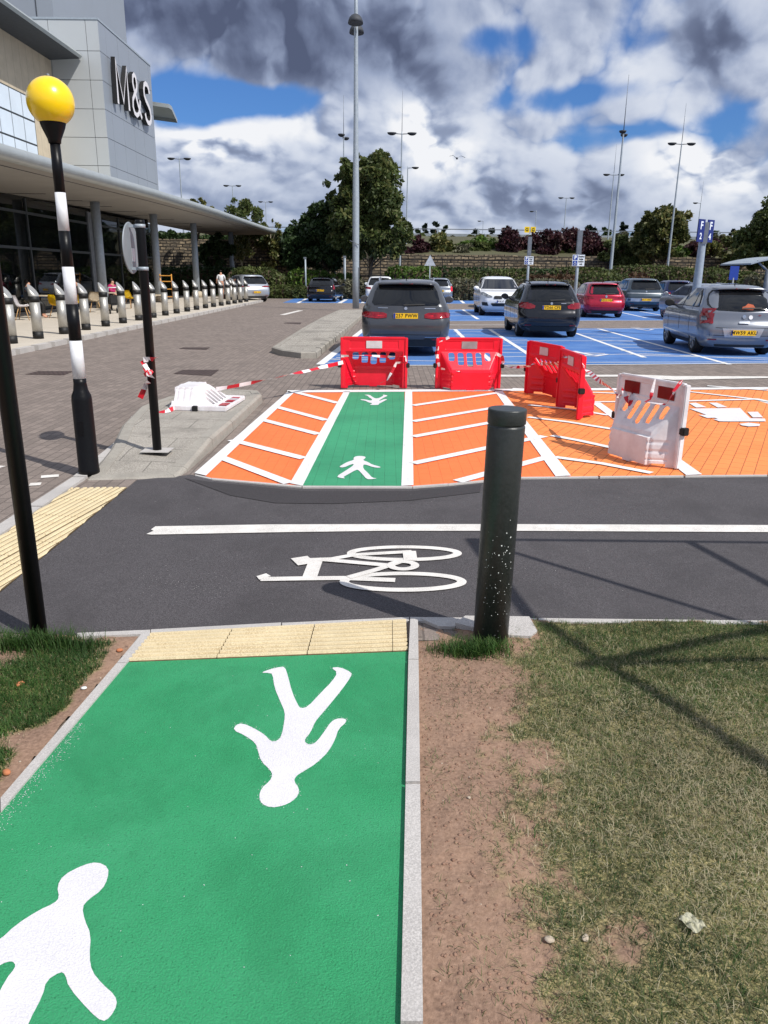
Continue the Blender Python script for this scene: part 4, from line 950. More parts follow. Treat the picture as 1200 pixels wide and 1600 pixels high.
def sitter(label,px,py,rz,m,nm):
    body('person',label,'person',siJ,stE,skin,onfl(px,py),rz,[(nm,[((0,0,.55),.18,.9),((0,.04,.8),.19,.75),((0,.0,1.0),.13,.8),((.2,0,.98),.08),((.27,-.1,.78),.07),((.16,-.3,.75),.05),((-.2,0,.98),.08),((-.27,-.1,.78),.07),((-.14,-.3,.76),.05)],[(0,1),(1,2),(2,3),(3,4),(4,5),(2,6),(6,7),(7,8)],m),('trousers',[((0,0,.52),.17,.85),((.11,-.25,.53),.1),((.12,-.45,.5),.075),((.12,-.45,.12),.06),((-.11,-.25,.53),.1),((-.12,-.45,.5),.075),((-.12,-.42,.12),.06)],[(0,1),(1,2),(2,3),(0,4),(4,5),(5,6)],dark),('hair',[((0,-.05,1.26),.105),((0,.0,1.24),.09),((0,.03,1.12),.06)],[(0,1),(1,2)],hairm)])
mag=M('magenta_cloth',(176,22,96),.8); dk=M('dark_cloth',(52,34,40),.85); gyc=M('grey_cloth',(60,64,72),.85)
sitter('seated person in a magenta jacket at the cafe tables',178,483,R(70),mag,'magenta_jacket'); sitter('seated person in dark clothes nearest the shop window',126,490,R(-60),dk,'dark_jacket'); sitter('seated person in grey at the far left cafe table',48,497,R(110),gyc,'grey_coat')
# pushchair and wooden A board
r=thing('pushchair','dark pushchair with pale handle parked beside the seated people','pushchair',onfl(170,490),R(30))
tubo('frame',[(0,-.35,1.0),(0,.0,.55),(0,.35,.12)],.02,galv,r); tubo('frame',[(.4,-.35,1.0),(.4,.0,.55),(.4,.35,.12)],.02,galv,r); tubo('handle',[(0,-.35,1.0),(.4,-.35,1.0)],.02,whl,r); bxo('seat',(.03,.37,-.2,.3,.35,.7),dark,r,.04)
for x in (0,.4):
    for y in (-.3,.35): 
        bm=bmesh.new(); lathe(bm,[(.1,x-.02),(.1,x+.02)],c=(0,y,.1),axis='x',n=14); obj('wheel',bm,blk,r)
r=thing('wooden_rack','orange wooden display rack under the canopy beyond the sign post','rack',onfl(262,473),R(20)); 
yw=M('orange_wood',(212,150,60),.6)
for x in (-.3,.3): tubo('side_rail',[(x,0,0),(x,.12,1.5)],.035,yw,r,6)
for z in (.3,.7,1.1,1.4): bxo('shelf',(-.3,.3,-.12+.08*z,.14+.08*z,z,z+.04),yw,r)
# ================= CARS =================
STY={
'suv':[(.13,.14,.32,.84),(.19,.09,.14,.92),(.27,.03,.04,.975),(.36,.0,.0,.995),(.44,.0,.0,1.),(.50,.03,.01,1.),(.56,.07,.05,.99),(.61,.09,.22,.98),(.635,.10,.65,.965),(.66,.11,1.12,.945),(.70,.15,1.32,.915),(.78,.27,1.60,.86),(.86,.39,1.90,.805),(.93,.50,2.18,.745),(.965,.60,2.42,.68),(.988,.85,2.7,.56),(1.,1.4,3.0,.32)],
'hatch':[(.12,.14,.30,.84),(.18,.08,.14,.92),(.26,.02,.04,.975),(.36,.0,.0,.995),(.43,.02,.0,1.),(.50,.07,.02,1.),(.56,.09,.08,.99),(.61,.10,.25,.975),(.635,.115,.60,.96),(.66,.13,.98,.935),(.70,.17,1.15,.90),(.78,.30,1.45,.845),(.86,.44,1.75,.79),(.93,.58,2.02,.725),(.965,.70,2.26,.65),(.988,.95,2.5,.53),(1.,1.4,2.8,.30)],
}
def ringpts(yr,yf,w,cr,cf,z):
    """plan outline, counter-clockwise from rear centre"""
    half=[]
    ry=cr*1.25; rbx=w-cr; bow=.055+.5*(cr-.15)
    for i in range(10): 
        x=rbx*i/10; half.append((x,yr+bow*(x/w)**2))
    y0=yr+bow*(rbx/w)**2
    for i in range(10):
        a=PI/2*i/10; half.append((rbx+cr*math.sin(a),y0+ry*(1-math.cos(a))))
    ya=y0+ry; fbx=w-cf; fy0=yf-.14*(fbx/w)**2; yb=fy0-cf*1.3
    if yb<ya+.1: yb=ya+.1
    for i in range(36):
        t=i/36; half.append((w-.012*math.sin(PI*t)*0+0,ya+(yb-ya)*t))
    for i in range(10):
        a=PI/2*i/10; half.append((w-cf*(1-math.cos(a)),yb+(fy0-yb)*math.sin(a)))
    for i in range(11):
        x=fbx*(1-i/10); half.append((x,yf-.14*(x/w)**2))
    left=[(-x,y) for x,y in half[1:-1]][::-1]
    return [(x,y,z) for x,y in half+left]
def catmull(rows,n):
    out=[]; R_=[rows[0]]+list(rows)+[rows[-1]]
    for i in range(1,len(R_)-2):
        for k in range(n):
            t=k/n; p0,p1,p2,p3=R_[i-1:i+3]
            out.append([.5*((2*b)+(-a+c)*t+(2*a-5*b+4*c-d)*t*t+(-a+3*b-3*c+d)*t**3) for a,b,c,d in zip(p0,p1,p2,p3)])
    out.append(list(rows[-1])); return out
def patch(name,bvh,poly,direction,mat,parent,off=.004,step=.06,L=4,bend=True):
    """conforming panel: 2-D outline projected on to the body"""
    bm=bmesh.new()
    tri=tessellate_polygon([[Vector((p[0],p[1],0)) for p in poly]]); vs=[bm.verts.new((p[0],p[1],0)) for p in poly]
    for t in tri: bm.faces.new([vs[i] for i in t])
    lo=[min(p[i] for p in poly) for i in (0,1)]; hi=[max(p[i] for p in poly) for i in (0,1)]
    for ax in (0,1):
        v=lo[ax]+step/2
        while v<hi[ax]:
            no=(1,0,0) if ax==0 else (0,1,0)
            bmesh.ops.bisect_plane(bm,geom=bm.verts[:]+bm.edges[:]+bm.faces[:],dist=1e-5,plane_co=(v if ax==0 else 0,v if ax==1 else 0,0),plane_no=no); v+=step
    D={'rear':Vector((0,1,0)),'front':Vector((0,-1,0)),'left':Vector((1,0,0)),'right':Vector((-1,0,0))}[direction]
    miss=[]
    for v in bm.verts:
        a,b=v.co.x,v.co.y
        ctr=0. if direction in('rear','front') else (lo[0]+hi[0])/2
        for _ in range(14):
            o=Vector((a,-3,b)) if direction=='rear' else Vector((a,L+3,b)) if direction=='front' else Vector((-4 if direction=='left' else 4,a,b))
            h=bvh.ray_cast(o,D)
            if h[0] is not None and abs(h[1].dot(D))>=.22: break
            h=(None,); a=a+(ctr-a)*.02 if direction in('rear','front') else a+(ctr-a)*.04
        if h[0] is None: miss.append(v); v.co=Vector((0,0,-9)); continue
        nn=h[1] if h[1].dot(D)<0 else -h[1]
        v.co=h[0]+nn*off-D*off*.5
    if miss: bmesh.ops.delete(bm,geom=miss,context='VERTS')
    inn=[v for v in bm.verts if not v.is_boundary]
    for _ in range(5): bmesh.ops.smooth_vert(bm,verts=inn,factor=.5,use_axis_x=True,use_axis_y=True,use_axis_z=True)
    for f in bm.faces:
        f.normal_update()
        if f.normal.dot(D)>0: f.normal_flip()
        f.smooth=True
    return obj(name,bm,mat,parent)
def wheel_meshes():
    bm=bmesh.new(); r=.335
    lathe(bm,[(.235,-.10),(.30,-.108),(r-.012,-.095),(r,-.07),(r,.07),(r-.012,.095),(.30,.108),(.235,.10)],axis='x',n=36,capb=False,capt=False)
    t=bpy.data.meshes.new('tyre'); bm.to_mesh(t); bm.free()
    bm=bmesh.new(); lathe(bm,[(.24,-.10),(.235,.095),(.222,.10),(.21,.085),(.20,-.02)],axis='x',n=36,capb=False,capt=False)
    for k in range(5):
        a=2*PI*k/5
        for s_ in (-.17,.17):
            d0=Vector((0,math.cos(a+s_*.3),math.sin(a+s_*.3)));d1=Vector((0,math.cos(a+s_),math.sin(a+s_)))
            tube(bm,[Vector((.075,0,0))+d0*.03,Vector((.085,0,0))+d0.lerp(d1,.5)*.13,Vector((.08,0,0))+d1*.22],[.026,.02,.02],6)
    lathe(bm,[(.06,.05),(.055,.10),(.02,.105)],axis='x',n=14)
    rm=bpy.data.meshes.new('rim'); bm.to_mesh(rm); bm.free()
    bm=bmesh.new(); lathe(bm,[(.2,-.02),(.2,.0)],axis='x',n=24); dk_=bpy.data.meshes.new('brake_disc'); bm.to_mesh(dk_); bm.free()
    return t,rm,dk_
TY,RM,DK=wheel_meshes()
for m_,mm in ((TY,tyrem),(RM,rimm),(DK,archm)): m_.materials.append(mm)
def plate(par,txt,x,y,z,front=False,rz=0,w=.52,h=.11,tilt=0):
    bm=bmesh.new(); box(bm,-w/2,w/2,-.012,0,-h/2,h/2); o=obj('number_plate',bm,platew if front else platey,par)
    me=text_mesh(txt,.105,sx=.92,offset=.002,space=1.12); me.transform(UP); me.transform(Matrix.Translation((.02,-.0145,0))); obj('registration',me,ink,o)
    bm=bmesh.new(); box(bm,-w/2+.003,-w/2+.045,-.014,-.0125,-h/2+.003,h/2-.003); obj('country_band',bm,euro,o)
    o.location=(x,y,z); o.rotation_euler=(tilt,0,PI if front else 0); return o
def car(name,label,style,L,W,Hh,paint,loc,heading,tail,plt=None,front=None,scale=1,rails=None,priv=True,extra=None,wk=None,lamp_side=None,chromebar=False,win=None,roofm=None,spoiler=True,whr=.335,detail=True,lower=None):
    c=thing(name,label,'car',(loc[0],loc[1],.006),heading,'cars in the car park',scale)
    hw=W/2; rows=[(z*Hh,yr,yf,w) for z,yr,yf,w in STY[style]]
    prof=catmull(rows,4); bm=bmesh.new(); rings=[]
    for z,yr,yf,w in prof:
        g=max(0,(z/Hh-.62)/.38); cr=(.30 if style=='hatch' else .24)-.07*g; cf=.34-.14*g
        rings.append([bm.verts.new(p) for p in ringpts(yr,L-yf,w*hw,min(cr,w*hw*.5),min(cf,w*hw*.5),z)])
    n=len(rings[0])
    for a,b in zip(rings,rings[1:]):
        for i in range(n): bm.faces.new((a[i],a[(i+1)%n],b[(i+1)%n],b[i]))
    bm.faces.new(rings[0][::-1]); bm.faces.new(rings[-1])
    yr_,yf_=.20*L,L*.805
    body_=obj('body',bm,[paint,archm],c)
    bpy.context.view_layer.update()
    bvh=BVHTree.FromObject(body_,bpy.context.evaluated_depsgraph_get())
    # wheel arches cut out of the shell
    bmc=bmesh.new()
    for y in (yr_,yf_):
        for s_ in (-1,1):
            xs=sorted((s_*(hw-.34),s_*(hw+.2))); lathe(bmc,[(whr+.055,xs[0]),(whr+.055,xs[1])],c=(0,y,whr),axis='x',n=32,mi=0)
    for f in bmc.faces: f.smooth=False
    bmesh.ops.recalc_face_normals(bmc,faces=bmc.faces[:])
    cut=obj('cut',bmc,archm); 
    md=body_.modifiers.new('b','BOOLEAN'); md.object=cut; md.operation='DIFFERENCE'; md.solver='EXACT'; md.material_mode='TRANSFER'
    me=evalmesh(body_); body_.modifiers.clear(); body_.data=me; bpy.data.objects.remove(cut)
    me.polygons.foreach_set('use_smooth',[True]*len(me.polygons)); 
    try: me.set_sharp_from_angle(angle=R(42))
    except Exception: pass
    for y in (yr_,yf_):
        for s_ in (-1,1):
            w_=bpy.data.objects.new('wheel',DK); link(w_,c); w_.location=(s_*(hw-.135),y,whr); w_.scale=(s_,whr/.335,whr/.335)
            if s_<0: w_.scale=(1,whr/.335,whr/.335); w_.rotation_euler=(0,0,PI)
            link(bpy.data.objects.new('tyre',TY),w_); link(bpy.data.objects.new('rim',RM),w_)
    pa=lambda nm,poly,d,m,off=.004,par=c,step=.07: patch(nm,bvh,poly,d,m,par,off,step,L)
    z=lambda f:f*Hh
    mir=lambda poly:[(-a,b) for a,b in poly][::-1]
    # glass
    wr=win or [(-.74,.655),(.74,.655),(.79,.70),(.70,.86),(.60,.925),(-.60,.925),(-.70,.86),(-.79,.70)]
    pa('rear_window',[(a*hw,z(b)) for a,b in wr],'rear',glass,.006)
    pa('windscreen',[(a*hw,z(b)) for a,b in [(-.84,.675),(.84,.675),(.80,.74),(.66,.91),(.6,.925),(-.6,.925),(-.66,.91),(-.80,.74)]],'front',glass,.006)
    # side windows: rear quarter, rear door, front door
    yq=.62 if style=='suv' else .72
    A0=L-(1.50 if style=='suv' else 1.36); A1=L-(2.25 if style=='suv' else 2.1); B=.50*L; Cc=.28*L
    zb_,zt2=.675,.925
    sw=[[(yq,z(zb_+.015)),(Cc-.06,z(zb_)),(Cc-.02,z(zt2)),(yq+.45,z(zt2-.01)),(yq+.22,z(.83))],
        [(Cc,z(zb_)),(B-.04,z(zb_)),(B-.04,z(zt2+.005)),(Cc+.04,z(zt2))],
        [(B+.03,z(zb_)),(A0-.05,z(zb_+.0)),(A1+.02,z(zt2-.012)),(A1-.06,z(zt2)),(B+.03,z(zt2+.005))]]
    for s_ in ('left','right'):
        big=[(yq-.05,z(zb_-.005)),(A0+.10,z(zb_-.010)),(A1+.06,z(zt2-.0)),(A1-.05,z(zt2+.014)),(yq+.40,z(zt2+.006)),(yq+.14,z(.84))]
        pa('window_surround',big,s_,trim,.003)
        for w in sw: pa('side_window',w,s_,glass,.008)
        if detail:
            for y in (B-.005,Cc+.0,A0-.28 if A0-.28>B+.6 else B+1.05):
                pa('door_seam',[(y-.006,z(.2)),(y+.006,z(.2)),(y+.006,z(.665)),(y-.006,z(.665))],s_,blk,.002,step=.12)
            for y in (B-.28,B+.80):
                pa('door_handle',[(y,z(.565)),(y+.17,z(.575)),(y+.17,z(.592)),(y,z(.585))],s_,chrome if chromebar else paint,.022)
            pa('sill_trim',[(yr_+.42,z(.14)),(yf_-.42,z(.14)),(yf_-.42,z(.19)),(yr_+.42,z(.19))],s_,trim,.006)
    # tailgate outline, lights
    if detail:
        sm_=[(-.80,.30),(-.74,.285),(.74,.285),(.80,.30)]
        for q in ([(-.78,.29),(.78,.29),(.78,.297),(-.78,.297)],[(-.785,.29),(-.778,.29),(-.82,.56),(-.827,.56)],[(.785,.29),(.778,.29),(.82,.56),(.827,.56)]):
            pa('tailgate_seam',[(a*hw,z(b)) for a,b in q],'rear',blk,.0025,step=.15)
    for poly,m in tail:
        P_=[(a*hw,z(b)) for a,b in poly]; pa('tail_light',P_,'rear',m,.010,step=.05); pa('tail_light',mir(P_),'rear',m,.010,step=.05)
    if lamp_side:
        for s_ in ('left','right'): pa('tail_light',[(a,z(b)) for a,b in lamp_side],s_,redl,.009,step=.05)
    pa('bumper_trim',[(a*hw,z(b)) for a,b in (lower or [(-.84,.125),(.84,.125),(.88,.20),(.60,.215),(-.60,.215),(-.88,.20)])],'rear',trim,.008)
    pa('wiper',[(-.04*hw,z(.66)),(.42*hw,z(.672)),(.42*hw,z(.680)),(-.06*hw,z(.676))],'rear',blk,.02,step=.15)
    for a in (-1,1): pa('rear_reflector',[(a*.80*hw,z(.225)),(a*.60*hw,z(.225)),(a*.60*hw,z(.24)),(a*.80*hw,z(.24))],'rear',redl,.009)
    if plt: 
        zp=z(plt[1]); h=bvh.ray_cast(Vector((0,-3,zp)),Vector((0,1,0))); 
        pa('plate_recess',[(-.34,zp-.085),(.34,zp-.085),(.36,zp+.085),(-.36,zp+.085)],'rear',paint,.001)
        plate(c,plt[0],0,h[0].y-.012,zp)
    # front lights and grille
    F=front or {}
    for nm,poly,m,mirr in F.get('parts',[('headlight',[(.55,.50),(.92,.56),(.95,.60),(.80,.605),(.56,.545)],clearl,1),('grille',[(-.42,.42),(.42,.42),(.46,.53),(-.46,.53)],trim,0),('air_intake',[(-.62,.19),(.62,.19),(.56,.30),(-.56,.30)],trim,0)]):
        P_=[(a*hw,z(b)) for a,b in poly]; pa(nm,P_,'front',m,.01,step=.05)
        if mirr: pa(nm,mir(P_),'front',m,.01,step=.05)
    if F.get('plate'):
        zp=z(F['plate'][1]); h=bvh.ray_cast(Vector((0,L+3,zp)),Vector((0,-1,0))); plate(c,F['plate'][0],0,h[0].y+.02,zp,front=True)
    # mirrors
    ym=A0+.02; 
    for s_ in (-1,1):
        bm=bmesh.new(); bmesh.ops.create_icosphere(bm,subdivisions=3,radius=1)
        for v in bm.verts:
            q=v.co.copy(); q.y=max(q.y,-.45); v.co=Vector((s_*(hw+.10)+q.x*.115,ym+q.y*.085,z(.695)+q.z*.085))
        tube(bm,[(s_*(hw*.86),ym,z(.66)),(s_*(hw+.02),ym,z(.665))],.03,6); obj('door_mirror',bm,F.get('mirror',paint),c,smooth=True)
    if spoiler:
        bm=bmesh.new(); zz=z(.945); V=[]
        for i in range(13):
            u=i/6-1; x=u*.63*hw; yb=-.02+.06*u*u+rows[13][1]-.06
            V.append([bm.verts.new(p) for p in ((x,yb+.35,zz+.035*(1-u*u*.5)),(x,yb-.06,zz+.012-.02*u*u),(x,yb-.055,zz-.016-.02*u*u),(x,yb+.1,zz-.03-.02*u*u))])
        for a,b in zip(V,V[1:]):
            for k in range(4): bm.faces.new((a[k],a[(k+1)%4],b[(k+1)%4],b[k])).smooth=True
        bm.faces.new(V[0]); bm.faces.new(V[-1][::-1]); bmesh.ops.recalc_face_normals(bm,faces=bm.faces[:]); obj('spoiler',bm,paint,c)
        bxo('brake_light',(-.14,.14,rows[13][1]-.135,rows[13][1]-.12,zz-.012,zz+.006),redl,c)
    if rails:
        for s_ in (-1,1):
            tubo('roof_rail',[(s_*.60*hw,.75,z(.955)),(s_*.63*hw,.9,z(.995)),(s_*.64*hw,1.6,z(1.013)),(s_*.64*hw,L-2.7,z(1.005)),(s_*.64*hw,L-2.5,z(.965))],.018,rails,c)
    bm=bmesh.new(); tube(bm,[(0,1.0,z(.985)),(0,.92,z(.985)+.11)],[.012,.005],6); obj('aerial',bm,blk,c)
    for nm,poly,d,m,off in (extra or []): pa(nm,[(a*hw,z(b)) for a,b in poly],d,m,off,step=.05)
    return c
def circ(cx,cz,r,n=14,asp=1.): return [(cx+r*math.cos(2*PI*i/n),cz+r*asp*math.sin(2*PI*i/n)) for i in range(n)]
HD=R(-1.8)
def place(px,py,Y=None):
    if Y is None: return G(px,py)
    v=at(px,py,Y); return (v.x,Y)
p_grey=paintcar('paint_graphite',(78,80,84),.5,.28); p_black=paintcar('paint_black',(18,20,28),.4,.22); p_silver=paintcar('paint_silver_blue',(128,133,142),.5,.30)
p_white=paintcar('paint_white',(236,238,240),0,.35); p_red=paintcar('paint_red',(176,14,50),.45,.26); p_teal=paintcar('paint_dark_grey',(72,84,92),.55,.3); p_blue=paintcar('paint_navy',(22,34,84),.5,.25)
p_mid=paintcar('paint_mid_silver',(158,164,172),.7,.3); p_lt=paintcar('paint_pale_silver',(186,192,200),.6,.3)
p_lower=M('silver_trim',(198,202,206),.3,metal=.6); p_petrol=M('petrol_trim',(50,84,110),.45)
# dark grey SUV nearest
x,y=G(632,556)
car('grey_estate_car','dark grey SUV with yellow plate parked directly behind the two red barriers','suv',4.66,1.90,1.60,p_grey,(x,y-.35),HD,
 [([(.42,.51),(.62,.495),(.97,.515),(.99,.56),(.90,.585),(.50,.575),(.42,.555)],redl),([(.47,.535),(.62,.53),(.62,.545),(.47,.545)],redhot)],('257 PWW',.535),rails=chrome,whr=.36,
 win=[(-.70,.665),(.70,.665),(.76,.70),(.70,.84),(.60,.935),(-.60,.935),(-.70,.84),(-.76,.70)],
 extra=[('badge',circ(0,.628,.035,16,.6),'rear',chrome,.012),('badge_lettering',[(-.62,.628),(-.40,.628),(-.40,.636),(-.62,.636)],'rear',chrome,.008),('badge_lettering',[(.42,.624),(.66,.624),(.66,.636),(.42,.636)],'rear',chrome,.008),('chrome_strip',[(-.80,.262),(-.45,.262),(-.42,.268),(.42,.268),(.45,.262),(.80,.262),(.80,.268),(-.80,.268)],'rear',chrome,.010)],
 lower=[(-.88,.12),(.88,.12),(.92,.20),(.66,.235),(.45,.245),(.40,.225),(-.40,.225),(-.45,.245),(-.66,.235),(-.92,.20)],lamp_side=[(.16,.515),(.42,.54),(.46,.565),(.18,.58)])
# black MPV
x,y=G(851,526)
car('black_hatchback','black compact people carrier parked beyond the angled red barriers','hatch',4.34,1.80,1.56,p_black,(x,y-.75),HD,
 [([(.52,.53),(.70,.515),(.98,.535),(.99,.60),(.90,.635),(.62,.61),(.50,.575)],redl)],('YD66 CFS',.545),rails=trim,
 extra=[('badge',circ(0,.615,.038,14,.6),'rear',chrome,.012),('badge_lettering',[(.30,.612),(.46,.612),(.46,.622),(.30,.622)],'rear',chrome,.008)],lamp_side=[(.15,.535),(.42,.56),(.48,.60),(.15,.635)])
# silver hatchback right (5-door)
a=Vector(G(1082,551)); b=Vector(G(1045,537)); hd=math.atan2(b.y-a.y,b.x-a.x)-PI/2
hd=R(-6.); W_=1.71; Lc=4.0; s_=1.05
fw=Vector((-math.sin(hd),math.cos(hd))); rt=Vector((math.cos(hd),math.sin(hd)))
org=a-fw*.20*Lc*s_+rt*(W_/2-.08)*s_
cs=car('silver_hatchback','silver blue five door hatchback at the right edge with round sticker on its tailgate','hatch',Lc,W_,1.49,p_silver,org,hd,
 [([(.80,.47),(.99,.44),(.995,.66),(.90,.67),(.84,.62),(.78,.52)],redl)],('MW59 AKU',.335),scale=s_,whr=.31,
 win=[(-.60,.64),(0,.625),(.60,.64),(.76,.665),(.83,.71),(.81,.78),(.74,.87),(.66,.915),(.4,.932),(0,.938),(-.4,.932),(-.66,.915),(-.74,.87),(-.81,.78),(-.83,.71),(-.76,.665)],front=dict(mirror=blk),
 extra=[('badge',circ(-.0,.555,.045,16,.6),'rear',chrome,.014),('round_sticker',circ(.16,.55,.05,18,.6),'rear',platew,.010),('cross_sticker',[(.34,.575),(.42,.575),(.42,.581),(.34,.581)],'rear',redl,.008),('cross_sticker',[(.374,.565),(.386,.565),(.386,.592),(.374,.592)],'rear',redl,.009),('tailgate_handle',[(-.12,.46),(.14,.46),(.13,.49),(-.11,.49)],'rear',p_lt,.02),
 ('plate_surround',[(-.42,.27),(.42,.27),(.50,.395),(-.50,.395)],'rear',p_lt,.006),('lamp_insert',[(.84,.50),(.95,.49),(.95,.55),(.87,.56)],'rear',clearl,.015),('lamp_insert',[(-.84,.50),(-.95,.49),(-.95,.55),(-.87,.56)],'rear',clearl,.015),('tailgate_seam',[(-.66,.40),(0,.385),(.66,.40),(.66,.406),(0,.391),(-.66,.406)],'rear',blk,.004),('soft_toy',[(-.06,.655),(.20,.650),(.26,.68),(.22,.72),(.10,.735),(.02,.70),(-.05,.69)],'rear',M('orange_toy',(170,84,52),.8),.008)],
 lamp_side=[(.10,.45),(.20,.47),(.36,.62),(.34,.66),(.12,.67)],lower=[(-.60,.13),(.60,.13),(.62,.16),(-.62,.16)])
# white car facing the camera
x,y=G(788,494)
fr=dict(parts=[('headlight',[(.48,.475),(.70,.47),(.97,.545),(.96,.60),(.86,.60),(.62,.53),(.50,.505)],clearl,1),('grille',[(.05,.435),(.40,.435),(.42,.46),(.40,.50),(.34,.515),(.06,.51)],trim,1),('air_intake',[(-.45,.255),(.45,.255),(.55,.315),(.5,.33),(-.5,.33),(-.55,.315)],trim,0),('fog_recess',[(.64,.26),(.90,.27),(.93,.355),(.70,.35)],trim,1)],plate=('WK67 TXA',.375))
car('white_hatchback','white compact car with twin black grille, parked nose towards the camera','hatch',4.34,1.80,1.56,p_white,(x+.0,y+4.30),HD+PI,[([(.52,.53),(.98,.535),(.99,.60),(.62,.61)],redl)],None,front=fr,scale=1.08)
x,y=G(938,496)
car('red_hatchback','bright red estate hatchback with yellow plate right of the black car','hatch',4.4,1.80,1.50,p_red,(x,y-.75),HD,[([(.56,.545),(.97,.56),(.98,.60),(.62,.60)],redl)],('WD19 VGA',.50),extra=[('badge',circ(0,.60,.05,12,.8),'rear',chrome,.012)])
x,y=G(1000,486)
car('dark_grey_crossover','dark grey crossover with a silver lower band right of the red car','suv',4.63,1.89,1.62,p_teal,(x,y-.8),HD,[([(.0,.535),(.95,.54),(.96,.56),(.0,.555)],p_lower)],('AK71 HNV',.355),scale=1.04,extra=[('silver_band',[(-.96,.30),(.96,.30),(.97,.40),(-.97,.40)],'rear',p_lower,.006),('petrol_band',[(-.93,.20),(.93,.20),(.96,.295),(-.96,.295)],'rear',p_petrol,.006),('badge',circ(0,.60,.045,12,.6),'rear',chrome,.012)])
# silver car behind the lettered sign post
a=Vector(G(1036,496)); hd=R(2.); fw=Vector((-math.sin(hd),math.cos(hd))); rt=Vector((math.cos(hd),math.sin(hd))); org=a-fw*.805*4.3+rt*.85
car('silver_estate_car','pale silver estate car behind the lettered pole, roof lit by the sun','hatch',4.4,1.80,1.50,p_mid,org,hd,[([(.7,.5),(.98,.52),(.98,.62),(.75,.6)],redl)],('LN14 OTE',.45),rails=chrome)
def simple(nm,lab,sty,px,py,paint,Y,hd=HD,sc=1,txt=None,tails=None,L=4.4,W=1.8,Hh=1.5,**k):
    v=at(px,py,Y); return car(nm,lab,sty,L,W,Hh,paint,(v.x,Y),hd,tails or [([(.62,.50),(.97,.52),(.98,.60),(.66,.59)],redl)],(txt,.47) if txt else None,scale=sc,detail=False,**k)
simple('blue_hatchback','navy blue car with open boot lid seen past the lettered pole','suv',1064,470,p_blue,44.5,Hh=1.6)
simple('grey_hatchback','grey car whose roof and rear window show above the silver hatchback at right','hatch',1148,480,p_teal,36.5,W=1.85)
simple('dark_hatchback','dark car roof just visible between the red car and the grey crossover','hatch',968,475,p_black,46)
simple('roof_rail_car','dark car behind the white one, only its roof and left side visible','suv',784,475,p_teal,44,rails=trim)
simple('white_suv','white SUV parked at the hedge left of the dark grey SUV','suv',593,471,p_white,51,txt='KM18 RVO',Hh=1.61,W=1.84,tails=[([(.60,.50),(.97,.52),(.98,.60),(.62,.58)],redl)])
simple('grey_small_suv','grey crossover with red lamps parked at the hedge right of the dark grey SUV','hatch',687,471,p_mid,52.5,txt='CV15 LEA',Hh=1.55,W=1.76,tails=[([(.78,.46),(.98,.46),(.98,.66),(.82,.66)],redhot)],hd=HD+R(3))
simple('black_small_car','black hatchback with yellow plate parked alone at the hedge left of the lamp post','hatch',500,471,p_black,50.5,txt='MA08 FTX',Hh=1.5,W=1.84,tails=[([(.86,.52),(.99,.52),(.96,.72),(.86,.72)],redl)],hd=HD+R(-4))
v=at(403,471,49.5)
car('silver_suv','silver SUV by the last steel bollards at the end of the canopy','suv',4.7,1.92,1.62,p_lt,(v.x,49.2),R(30),[([(.40,.545),(.95,.55),(.97,.585),(.60,.60),(.40,.565)],redl)],('RE68 KUB',.36),detail=False)
# parked vehicles only glimpsed between others
# ================= LAMP POSTS / SIGNS =================
def lamp(label,px,py,heads=2,zt_=12.,mast=3.,base=0.,rad=.09,turn=0.,arm=.62,Y=None,hs=1.):
    d=ray(px,py); t=(zt_-EYE)/d.z; X,Yy=d.x*t,d.y*t
    r=thing('lamp_post',label,'lamp post',(X,Yy,base),turn,'tall car park lamp posts'); zt2=zt_-base
    bm=bmesh.new(); lathe(bm,[(rad*1.5,-.1),(rad*1.5,.9),(rad*1.05,1.3),(rad*.95,4),(rad*.5,zt2),(rad*.42,zt2+.2)],n=16); obj('pole',bm,galv,r)
    if mast: tubo('mast',[(0,0,zt2+.1),(0,0,zt2+mast)],[rad*.28,rad*.12],galvd,r,6)
    for s_ in ((-1,1) if heads==2 else (-1,)):
        tubo('arm',[(0,0,zt2+.02),(s_*arm,0,zt2+.06)],.035*hs,galvd,r,6)
        bm=bmesh.new(); n=16; rows=[]
        for k in range(5):
            a=PI/2*k/4; rows.append([bm.verts.new((s_*arm*1.25+.31*hs*math.cos(a)*math.cos(2*PI*i/n)*1.15,.27*hs*math.cos(a)*math.sin(2*PI*i/n),zt2+.02-.2*hs*math.sin(a)+.10*hs)) for i in range(n)])
        for a_,b_ in zip(rows,rows[1:]):
            for i in range(n): bm.faces.new((a_[i],b_[i],b_[(i+1)%n],a_[(i+1)%n])).smooth=True
        bm.faces.new(rows[0]); bm.faces.new(rows[-1][::-1]); bmesh.ops.recalc_face_normals(bm,faces=bm.faces[:]); obj('lamp_head',bm,joint,r)
    return r
x,y=G(556,486)
r=thing('lamp_post','tallest nearest grey lamp post on the long kerbed island, two half-round heads','lamp post',(x,y,.12),0,'tall car park lamp posts')
bm=bmesh.new(); lathe(bm,[(.16,0),(.16,1.9),(.155,2.0),(.15,5.0),(.11,8),(.085,12.6),(.06,14.5)],n=20); obj('pole',bm,galv,r)
bxo('pole_door',(.09,.155,-.12,-.0,.5,1.9),galvd,r)
tubo('bracket',[(-.28,-.2,3.1),(0,-.19,2.98),(.18,-.2,2.9)],.02,galvd,r,6)
